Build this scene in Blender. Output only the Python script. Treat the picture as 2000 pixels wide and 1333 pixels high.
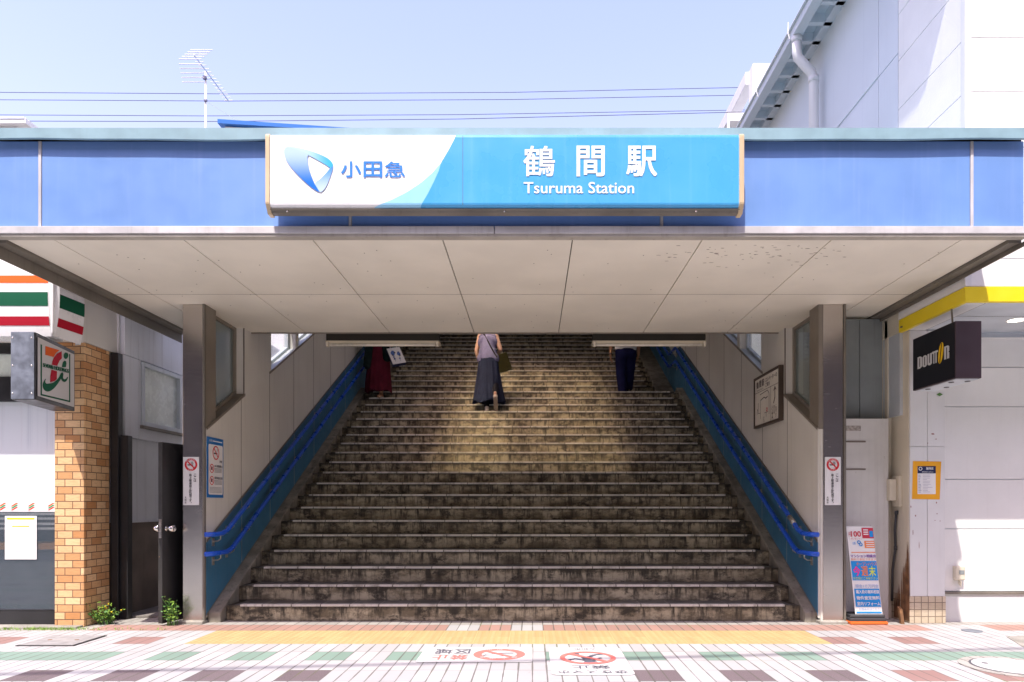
import bpy, bmesh, math, random
from mathutils import Vector, Matrix
random.seed(7)
for o in list(bpy.data.objects):
    bpy.data.objects.remove(o)
S = bpy.context.scene
COL = S.collection
rad = math.radians

# ------------------------------------------------------------------ camera, world, sun, exposure
EYE, F = 1.15, 1333.0
cd = bpy.data.cameras.new('camera'); cam = bpy.data.objects.new('camera', cd); COL.objects.link(cam)
cam.location = (0, 0, EYE); cam.rotation_euler = (rad(90), 0, 0)
cd.sensor_width = 36; cd.lens = 24; cd.shift_x = -0.02; cd.shift_y = 0.16075
cd.clip_start = 0.05; cd.clip_end = 3000
S.camera = cam

SUN_DIR = Vector((0.35, 1.0, -1.78)).normalized()
w = bpy.data.worlds.new('World'); S.world = w; w.use_nodes = True
nt = w.node_tree; nt.nodes.clear()
sky = nt.nodes.new('ShaderNodeTexSky'); sky.sky_type = 'NISHITA'; sky.sun_disc = False
sky.sun_elevation = math.asin(-SUN_DIR.z); sky.sun_rotation = math.atan2(-SUN_DIR.x, -SUN_DIR.y)
sky.air_density = 1.9; sky.dust_density = 2.0; sky.ozone_density = 3.2; sky.altitude = 0
bg = nt.nodes.new('ShaderNodeBackground'); bg.inputs[1].default_value = 0.138
out = nt.nodes.new('ShaderNodeOutputWorld')
tint = nt.nodes.new('ShaderNodeMix'); tint.data_type = 'RGBA'; tint.blend_type = 'MULTIPLY'; tint.inputs[0].default_value = 1
tint.inputs[7].default_value = (1.38, 1.045, 1.22, 1)      # humid summer air: paler, less cyan than the clear-air model
nt.links.new(sky.outputs[0], tint.inputs[6]); nt.links.new(tint.outputs[2], bg.inputs[0]); nt.links.new(bg.outputs[0], out.inputs[0])
ld = bpy.data.lights.new('sun', 'SUN'); ld.energy = 3.0; ld.angle = rad(0.5); ld.color = (1, 0.95, 0.87)
sun = bpy.data.objects.new('sun', ld); COL.objects.link(sun)
sun.rotation_euler = SUN_DIR.to_track_quat('-Z', 'Y').to_euler(); sun.location = (-3, -8, 14)
S.view_settings.view_transform = 'Standard'; S.view_settings.look = 'None'
S.view_settings.exposure = 1.08; S.view_settings.gamma = 1; S.view_settings.use_curve_mapping = False
S.cycles.max_bounces = 10; S.cycles.diffuse_bounces = 6; S.cycles.glossy_bounces = 4
S.cycles.use_denoising = True; S.cycles.blur_glossy = 0.1

# ------------------------------------------------------------------ helpers
def px(x, y, d):
    """real position of something the photograph shows at (x, y), standing d metres away"""
    return Vector(((x - 1040) * d / F, d, EYE + (988 - y) * d / F))

ORG = {}
def org(o):
    return ORG.get(o.name, Vector((0, 0, 0))) if o is not None else Vector((0, 0, 0))

def tag(o, label=None, cat=None, group=None, kind=None):
    if label: o['label'] = label
    if cat: o['category'] = cat
    if group: o['group'] = group
    if kind: o['kind'] = kind
    return o

def thing(name, label, cat, loc=(0, 0, 0), group=None):
    o = bpy.data.objects.new(name, None); COL.objects.link(o)
    o.location = loc; o.empty_display_size = 0.2
    ORG[o.name] = Vector(loc)
    return tag(o, label, cat, group)

class MB:
    def __init__(s):
        s.v = []; s.f = []; s.m = []
    def add(s, vs, fs, m=0):
        n = len(s.v); s.v += [Vector(v) for v in vs]
        s.f += [tuple(i + n for i in f) for f in fs]; s.m += [m] * len(fs)
        return s
    def box(s, x0, x1, y0, y1, z0, z1, m=0):
        vs = [(x, y, z) for x in (x0, x1) for y in (y0, y1) for z in (z0, z1)]
        return s.add(vs, [(0, 1, 3, 2), (4, 6, 7, 5), (0, 4, 5, 1), (2, 3, 7, 6), (0, 2, 6, 4), (1, 5, 7, 3)], m)
    def obox(s, c, ax, ay, az, m=0):
        c, ax, ay, az = Vector(c), Vector(ax), Vector(ay), Vector(az)
        vs = [c + i * ax + j * ay + k * az for i in (-1, 1) for j in (-1, 1) for k in (-1, 1)]
        return s.add(vs, [(0, 1, 3, 2), (4, 6, 7, 5), (0, 4, 5, 1), (2, 3, 7, 6), (0, 2, 6, 4), (1, 5, 7, 3)], m)
    def prism(s, poly, mp, a, b, m=0):
        """2-D polygon extruded between a and b; mp(u, v, w) -> xyz"""
        n = len(poly)
        vs = [mp(u, v, a) for u, v in poly] + [mp(u, v, b) for u, v in poly]
        fs = [tuple(range(n))[::-1], tuple(range(n, 2 * n))]
        fs += [(i, (i + 1) % n, n + (i + 1) % n, n + i) for i in range(n)]
        return s.add(vs, fs, m)
    def prx(s, poly, x0, x1, m=0):
        return s.prism(poly, lambda u, v, q: (q, u, v), x0, x1, m)
    def pry(s, poly, y0, y1, m=0):
        return s.prism(poly, lambda u, v, q: (u, q, v), y0, y1, m)
    def prz(s, poly, z0, z1, m=0):
        return s.prism(poly, lambda u, v, q: (u, v, q), z0, z1, m)
    def tube(s, path, r, n=10, m=0, cap=True):
        P = [Vector(p) for p in path]; R = r if isinstance(r, (list, tuple)) else [r] * len(P)
        base = len(s.v); prev = None
        for i, p in enumerate(P):
            a = P[max(i - 1, 0)]; b = P[min(i + 1, len(P) - 1)]
            t = (b - a).normalized()
            if prev is None:
                up = Vector((0, 0, 1)) if abs(t.z) < 0.9 else Vector((0, 1, 0))
                u = t.cross(up).normalized()
            else:
                u = (prev - t * prev.dot(t)).normalized()
            prev = u; q = t.cross(u)
            for k in range(n):
                an = 2 * math.pi * k / n
                s.v.append(p + R[i] * (math.cos(an) * u + math.sin(an) * q))
        for i in range(len(P) - 1):
            for k in range(n):
                a = base + i * n + k; b = base + i * n + (k + 1) % n
                s.f.append((a, b, b + n, a + n)); s.m.append(m)
        if cap:
            s.f.append(tuple(base + k for k in range(n))[::-1]); s.m.append(m)
            e = base + (len(P) - 1) * n
            s.f.append(tuple(e + k for k in range(n))); s.m.append(m)
        return s
    def ell(s, c, rx, ry, rz, n=12, k=8, m=0):
        c = Vector(c); base = len(s.v)
        for i in range(k + 1):
            th = math.pi * i / k
            for j in range(n):
                ph = 2 * math.pi * j / n
                s.v.append(c + Vector((rx * math.sin(th) * math.cos(ph), ry * math.sin(th) * math.sin(ph), rz * math.cos(th))))
        for i in range(k):
            for j in range(n):
                a = base + i * n + j; b = base + i * n + (j + 1) % n
                s.f.append((a, a + n, b + n, b)); s.m.append(m)
        return s
    def cap(s, a, b, ra, rb, n=12):
        """tapered capsule"""
        s.tube([a, b], [ra, rb], n); s.ell(a, ra, ra, ra, n, 8); s.ell(b, rb, rb, rb, n, 8); return s
    def mesh(s, name, o=Vector((0, 0, 0))):
        me = bpy.data.meshes.new(name)
        me.from_pydata([tuple(v - o) for v in s.v], [], s.f); return me
    def build(s, name, mats, parent=None, bevel=0, smooth=False, recalc=True):
        o0 = org(parent); me = s.mesh(name, o0)
        mats = mats if isinstance(mats, (list, tuple)) else [mats]
        for m in mats: me.materials.append(m)
        me.polygons.foreach_set('material_index', s.m)
        if recalc:
            bm = bmesh.new(); bm.from_mesh(me); bmesh.ops.recalc_face_normals(bm, faces=bm.faces); bm.to_mesh(me); bm.free()
        if smooth:
            me.polygons.foreach_set('use_smooth', [True] * len(me.polygons))
        ob = bpy.data.objects.new(name, me); COL.objects.link(ob)
        if parent is not None:
            ob.parent = parent
        ORG[ob.name] = o0
        if bevel:
            b = ob.modifiers.new('bevel', 'BEVEL'); b.width = bevel; b.segments = 2; b.limit_method = 'ANGLE'; b.angle_limit = rad(40)
        return ob

class Plane:
    """a flat sign face: origin, unit right, unit up; at(a, b, k) lies k layers of 1.5 mm off the face"""
    def __init__(s, o, r, u):
        s.o = Vector(o); s.r = Vector(r).normalized(); s.u = Vector(u).normalized(); s.n = s.r.cross(s.u)
    def at(s, a, b, k=0):
        return s.o + s.r * a + s.u * b + s.n * (0.0015 * k)

def flat(mb, pl, pts, k, m=0, th=0.001):
    n = len(pts)
    vs = [pl.at(a, b, k) for a, b in pts] + [pl.at(a, b, k) - pl.n * th for a, b in pts]
    fs = [tuple(range(n)), tuple(range(n, 2 * n))[::-1]] + [(i, n + i, n + (i + 1) % n, (i + 1) % n) for i in range(n)]
    mb.add(vs, fs, m)

def rect(mb, pl, a0, a1, b0, b1, k, m=0):
    flat(mb, pl, [(a0, b0), (a1, b0), (a1, b1), (a0, b1)], k, m)

def rrect(mb, pl, a0, a1, b0, b1, r, k, m=0):
    pts = []
    for cx, cy, s0 in ((a1 - r, b1 - r, 0), (a0 + r, b1 - r, 90), (a0 + r, b0 + r, 180), (a1 - r, b0 + r, 270)):
        for i in range(6):
            t = rad(s0 + 18 * i); pts.append((cx + r * math.cos(t), cy + r * math.sin(t)))
    flat(mb, pl, pts, k, m)

def ring(mb, pl, ca, cb, r0, r1, k, m=0, n=40, sq=1.0):
    for i in range(n):
        t0, t1 = 2 * math.pi * i / n, 2 * math.pi * (i + 1) / n
        flat(mb, pl, [(ca + r0 * math.cos(t0), cb + sq * r0 * math.sin(t0)), (ca + r1 * math.cos(t0), cb + sq * r1 * math.sin(t0)),
                      (ca + r1 * math.cos(t1), cb + sq * r1 * math.sin(t1)), (ca + r0 * math.cos(t1), cb + sq * r0 * math.sin(t1))], k, m)

def disc(mb, pl, ca, cb, r, k, m=0, n=32, ry=None):
    ry = ry or r
    flat(mb, pl, [(ca + r * math.cos(2 * math.pi * i / n), cb + ry * math.sin(2 * math.pi * i / n)) for i in range(n)], k, m)

def bar(mb, pl, p, q, wd, k, m=0):
    p, q = Vector(p), Vector(q); t = (q - p).normalized(); n = Vector((-t.y, t.x)) * wd / 2
    flat(mb, pl, [p - n, q - n, q + n, p + n], k, m)

_tc = {}
def glyphs(body, bold):
    key = (body, bold)
    if key not in _tc:
        cu = bpy.data.curves.new('text', 'FONT'); cu.body = body; cu.size = 1; cu.offset = bold; cu.resolution_u = 3
        o = bpy.data.objects.new('text', cu); me = bpy.data.meshes.new_from_object(o)
        V = [(v.co.x, v.co.y) for v in me.vertices]; Fc = [tuple(p.vertices) for p in me.polygons]
        bpy.data.objects.remove(o); bpy.data.curves.remove(cu); bpy.data.meshes.remove(me)
        _tc[key] = (V, Fc)
    return _tc[key]

def txt(mb, pl, body, a0, a1, b0, b1, k, m=0, bold=0.0, keep=False):
    """lettering stretched to fill a box on a sign face (keep: keep proportions, centred)"""
    V, Fc = glyphs(body, 0)
    x0 = min(v[0] for v in V); x1 = max(v[0] for v in V); y0 = min(v[1] for v in V); y1 = max(v[1] for v in V)
    sx = (a1 - a0) / (x1 - x0); sy = (b1 - b0) / (y1 - y0)
    if keep: sx = sy = min(sx, sy)
    ca, cb = (a0 + a1) / 2, (b0 + b1) / 2
    bd = bold * (a1 - a0) / (x1 - x0)
    for i, (dx, dy) in enumerate([(0, 0)] if not bold else [(-1, -1), (1, -1), (-1, 1), (1, 1), (0, 0)]):   # heavier weight: shifted layers
        mb.add([pl.at(ca + (x - (x0 + x1) / 2) * sx + dx * bd, cb + (y - (y0 + y1) / 2) * sy + dy * bd, k + i * .08) for x, y in V], Fc, m)

def vtxt(mb, pl, body, a0, a1, btop, h, k, m=0, bold=0.0, gap=0.12):
    """vertical lettering, one glyph below the other"""
    b = btop
    for ch in body:
        if ch == '。':
            txt(mb, pl, ch, a1 - (a1 - a0) * .35, a1, b - h * .35, b - h * .05, k, m, bold, True)
        else:
            txt(mb, pl, ch, a0, a1, b - h, b, k, m, bold)
        b -= h * (1 + gap)

# ------------------------------------------------------------------ materials
def N(nt, t, **kw):
    n = nt.nodes.new(t)
    for k, v in kw.items(): setattr(n, k, v)
    return n

def newmat(name):
    m = bpy.data.materials.new(name); m.use_nodes = True
    nt = m.node_tree; b = nt.nodes['Principled BSDF']
    return m, nt, b

def pos(nt, sc=(1, 1, 1), off=(0, 0, 0)):
    g = N(nt, 'ShaderNodeNewGeometry'); mp = N(nt, 'ShaderNodeMapping')
    mp.inputs['Scale'].default_value = sc; mp.inputs['Location'].default_value = off
    nt.links.new(g.outputs['Position'], mp.inputs[0]); return mp.outputs[0]

def noise(nt, vec, scale, detail=4, rough=.55):
    n = N(nt, 'ShaderNodeTexNoise'); n.inputs['Scale'].default_value = scale; n.inputs['Detail'].default_value = detail
    n.inputs['Roughness'].default_value = rough; nt.links.new(vec, n.inputs['Vector']); return n.outputs['Fac']

def ramp(nt, fac, a, b, lo=0.0, hi=1.0):
    r = N(nt, 'ShaderNodeMapRange'); r.clamp = True
    r.inputs[1].default_value = a; r.inputs[2].default_value = b; r.inputs[3].default_value = lo; r.inputs[4].default_value = hi
    r.interpolation_type = 'SMOOTHSTEP'
    nt.links.new(fac, r.inputs[0]); return r.outputs[0]

def mix(nt, fac, a, b, mode='MIX'):
    n = N(nt, 'ShaderNodeMix', data_type='RGBA', blend_type=mode)
    for i, v in ((0, fac), (6, a), (7, b)):
        if isinstance(v, (int, float)): n.inputs[i].default_value = v
        elif isinstance(v, tuple): n.inputs[i].default_value = (*v[:3], 1)
        else: nt.links.new(v, n.inputs[i])
    return n.outputs[2]

def math_(nt, op, a, b=None, c=None):
    n = N(nt, 'ShaderNodeMath', operation=op)
    for i, v in enumerate((a, b, c)):
        if v is None: continue
        if isinstance(v, (int, float)): n.inputs[i].default_value = v
        else: nt.links.new(v, n.inputs[i])
    return n.outputs[0]

def bump(nt, b, h, strength, dist=.01):
    n = N(nt, 'ShaderNodeBump'); n.inputs['Strength'].default_value = strength; n.inputs['Distance'].default_value = dist
    nt.links.new(h, n.inputs['Height']); nt.links.new(n.outputs[0], b.inputs['Normal'])

def mat(name, col, rough=.55, metal=0.0, var=.10, scale=2.5, bmp=0, bsc=60, streak=0, dirt=(.10, .085, .06), spec=.5, spots=0):
    """painted / metal / plain surface: uneven tone, optional vertical rain streaks, fine roughness and bump"""
    m, nt, b = newmat(name)
    f = noise(nt, pos(nt), scale, 5)
    lo = tuple(c * (1 - var) for c in col); hi = tuple(min(1, c * (1 + var * .6)) for c in col)
    c = mix(nt, ramp(nt, f, .3, .7), lo, hi)
    if streak:
        s1 = noise(nt, pos(nt, (9, 9, .35)), 2.2, 5, .6)
        c = mix(nt, ramp(nt, s1, .5, .8, 0, streak), c, dirt)
    if spots:
        s2 = noise(nt, pos(nt), 28, 3)
        c = mix(nt, ramp(nt, s2, .68, .76, 0, spots), c, dirt)
    nt.links.new(c, b.inputs['Base Color'])
    r = noise(nt, pos(nt), scale * 4, 3)
    nt.links.new(ramp(nt, r, .2, .8, max(.03, rough - .08), min(1, rough + .1)), b.inputs['Roughness'])
    b.inputs['Metallic'].default_value = metal; b.inputs['Specular IOR Level'].default_value = spec
    if bmp:
        bump(nt, b, noise(nt, pos(nt), bsc, 4), bmp, .004)
    return m

def ink(name, col, rough=.5):
    m, nt, b = newmat(name); b.inputs['Base Color'].default_value = (*col, 1); b.inputs['Roughness'].default_value = rough; b.inputs['Specular IOR Level'].default_value = .25
    return m

def gradz(name, c0, c1, z0, z1, axis=2):
    """printed colour blend of the emblem (part of its design)"""
    m, nt, b = newmat(name)
    sp = N(nt, 'ShaderNodeSeparateXYZ'); nt.links.new(pos(nt), sp.inputs[0])
    nt.links.new(mix(nt, ramp(nt, sp.outputs[axis], z0, z1), c0, c1), b.inputs['Base Color']); b.inputs['Roughness'].default_value = .35
    return m

def glass(name, tint=(.8, .88, .9), rough=.02, alpha=.25):
    m, nt, b = newmat(name)
    b.inputs['Base Color'].default_value = (*tint, 1); b.inputs['Roughness'].default_value = rough
    b.inputs['Alpha'].default_value = alpha; b.inputs['Specular IOR Level'].default_value = .8
    return m

def paving(name, col, joint=(.11, .10, .085), var=.08, speck=0.0, dots=False):
    m, nt, b = newmat(name)
    sp = N(nt, 'ShaderNodeSeparateXYZ'); nt.links.new(pos(nt, (1, 1, 1), (1.7 + 30, -4.47 + 30.2, 0)), sp.inputs[0])
    X, Y = sp.outputs[0], sp.outputs[1]
    cx = math_(nt, 'DIVIDE', X, .1); cy = math_(nt, 'DIVIDE', Y, .302)
    fx = math_(nt, 'FRACT', cx); fy = math_(nt, 'FRACT', cy)
    dx = math_(nt, 'MINIMUM', fx, math_(nt, 'SUBTRACT', 1, fx)); dy = math_(nt, 'MINIMUM', fy, math_(nt, 'SUBTRACT', 1, fy))
    cmb = N(nt, 'ShaderNodeCombineXYZ'); nt.links.new(math_(nt, 'FLOOR', cx), cmb.inputs[0]); nt.links.new(math_(nt, 'FLOOR', cy), cmb.inputs[1])
    wn = N(nt, 'ShaderNodeTexWhiteNoise'); nt.links.new(cmb.outputs[0], wn.inputs['Vector'])
    c = mix(nt, wn.outputs[0], tuple(v * (1 - var) for v in col), tuple(min(1, v * (1 + var)) for v in col))
    big = noise(nt, pos(nt), 1.3, 6, .6)
    c = mix(nt, ramp(nt, big, .45, .75, 0, .22), c, tuple(v * .62 for v in col))
    if speck:
        c = mix(nt, ramp(nt, noise(nt, pos(nt), 140, 2), .45, .65, 0, speck), c, tuple(min(1, v * 2.2) for v in col))
    fleck = noise(nt, pos(nt), 16, 3)
    c = mix(nt, ramp(nt, fleck, .70, .76, 0, .5), c, (.16, .15, .14))
    jn = noise(nt, pos(nt), 3.2, 4)
    wj = ramp(nt, jn, .3, .7, .028, .07)
    jx = math_(nt, 'LESS_THAN', dx, wj); jy = math_(nt, 'LESS_THAN', dy, math_(nt, 'MULTIPLY', wj, .18))
    j = math_(nt, 'MAXIMUM', jx, jy)
    if dots:
        gx = math_(nt, 'SUBTRACT', math_(nt, 'FRACT', math_(nt, 'DIVIDE', X, .06)), .5); gy = math_(nt, 'SUBTRACT', math_(nt, 'FRACT', math_(nt, 'DIVIDE', Y, .0604)), .5)
        rr = math_(nt, 'SQRT', math_(nt, 'ADD', math_(nt, 'MULTIPLY', gx, gx), math_(nt, 'MULTIPLY', gy, gy)))
        c = mix(nt, ramp(nt, rr, .27, .36, .0, .38), c, (.40, .25, .085))
        bump(nt, b, ramp(nt, rr, .36, .24), .9, .006)
        fx3 = math_(nt, 'FRACT', math_(nt, 'DIVIDE', X, .3)); j = math_(nt, 'LESS_THAN', fx3, .012)
        c = mix(nt, math_(nt, 'MULTIPLY', j, .6), c, joint)
    else:
        moss = ramp(nt, noise(nt, pos(nt, (1, 1, 1), (4, 2, 0)), 1.6, 3), .55, .7)
        c = mix(nt, math_(nt, 'MULTIPLY', j, .8), c, mix(nt, moss, joint, (.13, .15, .04)))
        bump(nt, b, math_(nt, 'SUBTRACT', math_(nt, 'MULTIPLY', noise(nt, pos(nt), 90, 3), .35), j), .35, .004)
    nt.links.new(c, b.inputs['Base Color']); b.inputs['Roughness'].default_value = .75
    b.inputs['Specular IOR Level'].default_value = .25
    return m

def concrete_step(name, kind):
    """old terrazzo stair: block joints, rain drips and black grime"""
    m, nt, b = newmat(name)
    sp = N(nt, 'ShaderNodeSeparateXYZ'); nt.links.new(pos(nt), sp.inputs[0])
    X, Y, Z = sp.outputs
    zi = math_(nt, 'FLOOR', math_(nt, 'DIVIDE', math_(nt, 'ADD', Z, .001), .1615)) if kind == 'riser' else math_(nt, 'FLOOR', math_(nt, 'DIVIDE', math_(nt, 'ADD', Z, .05), .1615))
    off = math_(nt, 'FRACT', math_(nt, 'MULTIPLY', math_(nt, 'SINE', math_(nt, 'MULTIPLY', zi, 12.9)), 43.7))
    u = math_(nt, 'ADD', math_(nt, 'DIVIDE', math_(nt, 'ADD', X, 20), .29), off)
    fu = math_(nt, 'FRACT', u); du = math_(nt, 'MINIMUM', fu, math_(nt, 'SUBTRACT', 1, fu))
    cmb = N(nt, 'ShaderNodeCombineXYZ'); nt.links.new(math_(nt, 'FLOOR', u), cmb.inputs[0]); nt.links.new(zi, cmb.inputs[1])
    wn = N(nt, 'ShaderNodeTexWhiteNoise'); nt.links.new(cmb.outputs[0], wn.inputs['Vector'])
    if kind == 'riser':
        c = mix(nt, wn.outputs[0], (.43, .365, .24), (.52, .45, .31))
        c = mix(nt, ramp(nt, noise(nt, pos(nt, (1.2, 1, 2.2)), 3.2, 7, .68), .40, .62, .0, .85), c, (.125, .098, .056))
        c = mix(nt, ramp(nt, noise(nt, pos(nt, (1, 1, 1.3), (5, 1, 2)), 5, 6, .65), .60, .74, 0, .5), c, (.50, .46, .38))
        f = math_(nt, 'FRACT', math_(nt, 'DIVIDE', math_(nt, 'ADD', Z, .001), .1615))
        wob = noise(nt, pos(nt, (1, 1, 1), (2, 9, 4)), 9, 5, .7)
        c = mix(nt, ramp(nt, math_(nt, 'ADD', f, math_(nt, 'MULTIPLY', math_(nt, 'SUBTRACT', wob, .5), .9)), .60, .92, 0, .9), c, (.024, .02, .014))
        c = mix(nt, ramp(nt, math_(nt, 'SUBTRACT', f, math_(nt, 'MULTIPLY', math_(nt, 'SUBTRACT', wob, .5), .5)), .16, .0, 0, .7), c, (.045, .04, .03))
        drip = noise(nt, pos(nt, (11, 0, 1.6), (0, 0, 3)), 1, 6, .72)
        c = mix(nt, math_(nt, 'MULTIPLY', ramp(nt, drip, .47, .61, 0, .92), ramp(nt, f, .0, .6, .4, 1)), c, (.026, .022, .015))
        blot = noise(nt, pos(nt, (2.0, 0, 3.4)), 1.7, 7, .75)
        c = mix(nt, ramp(nt, blot, .51, .62, 0, .9), c, (.034, .028, .019))
        edge = math_(nt, 'ADD', du, math_(nt, 'MULTIPLY', math_(nt, 'SUBTRACT', noise(nt, pos(nt, (1, 1, .6)), 14, 4, .7), .5), .28))
        c = mix(nt, math_(nt, 'MULTIPLY', ramp(nt, edge, .05, -.06, 0, .85), ramp(nt, noise(nt, pos(nt), 2.3, 3), .38, .58)), c, (.03, .026, .02))
        bump(nt, b, noise(nt, pos(nt), 45, 5), .5, .006)
        b.inputs['Roughness'].default_value = .7
    elif kind == 'tread':
        c = mix(nt, wn.outputs[0], (.07, .067, .064), (.11, .107, .10))
        c = mix(nt, ramp(nt, noise(nt, pos(nt), 3, 6, .7), .4, .7, 0, .6), c, (.055, .05, .045))
        c = mix(nt, math_(nt, 'MULTIPLY', math_(nt, 'LESS_THAN', du, .02), .7), c, (.30, .28, .24))
        b.inputs['Roughness'].default_value = .42
    else:
        c = mix(nt, wn.outputs[0], (.58, .56, .52), (.74, .71, .66))
        c = mix(nt, ramp(nt, noise(nt, pos(nt, (3, 1, 1)), 3, 5, .7), .45, .72, 0, .75), c, (.16, .14, .12))
        c = mix(nt, math_(nt, 'MULTIPLY', math_(nt, 'LESS_THAN', du, .018), .85), c, (.06, .05, .04))
        b.inputs['Roughness'].default_value = .3
    nt.links.new(c, b.inputs['Base Color'])
    return m

def brick(name, c1, c2, mortar, bw, bh, ms, offs=.5, rough=.7):
    m, nt, b = newmat(name)
    sp = N(nt, 'ShaderNodeSeparateXYZ'); nt.links.new(pos(nt), sp.inputs[0])
    cmb = N(nt, 'ShaderNodeCombineXYZ')
    nt.links.new(math_(nt, 'ADD', math_(nt, 'ADD', sp.outputs[0], sp.outputs[1]), .012), cmb.inputs[0]); nt.links.new(sp.outputs[2], cmb.inputs[1])
    t = N(nt, 'ShaderNodeTexBrick', offset=offs, offset_frequency=2, squash=1)
    t.inputs['Color1'].default_value = (*c1, 1); t.inputs['Color2'].default_value = (*c2, 1); t.inputs['Mortar'].default_value = (*mortar, 1)
    t.inputs['Scale'].default_value = 1; t.inputs['Brick Width'].default_value = bw; t.inputs['Row Height'].default_value = bh
    t.inputs['Mortar Size'].default_value = ms; t.inputs['Mortar Smooth'].default_value = .1; t.inputs['Bias'].default_value = 0
    nt.links.new(cmb.outputs[0], t.inputs['Vector'])
    c = mix(nt, ramp(nt, noise(nt, pos(nt, (1, 1, 5)), 22, 4), .4, .75, 0, .3), t.outputs['Color'], tuple(v * .55 for v in c1))
    nt.links.new(c, b.inputs['Base Color']); b.inputs['Roughness'].default_value = rough
    bump(nt, b, math_(nt, 'ADD', math_(nt, 'MULTIPLY', t.outputs['Fac'], -1), math_(nt, 'MULTIPLY', noise(nt, pos(nt), 60, 4), .3)), .5, .005)
    return m

def brushed(name, col=(.58, .54, .51), rough=.24, sc=(2, 2, 30)):
    m, nt, b = newmat(name)
    f = noise(nt, pos(nt, sc), 1.5, 4); g = noise(nt, pos(nt, (1, 1, .8)), 2.2, 4)
    c = mix(nt, f, tuple(v * .95 for v in col), col)
    c = mix(nt, ramp(nt, g, .45, .75, 0, .3), c, tuple(v * .7 for v in col))
    nt.links.new(c, b.inputs['Base Color']); b.inputs['Metallic'].default_value = 1
    nt.links.new(ramp(nt, f, .2, .8, rough - .02, rough + .04), b.inputs['Roughness'])
    bump(nt, b, g, .05, .02)
    return m

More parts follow.
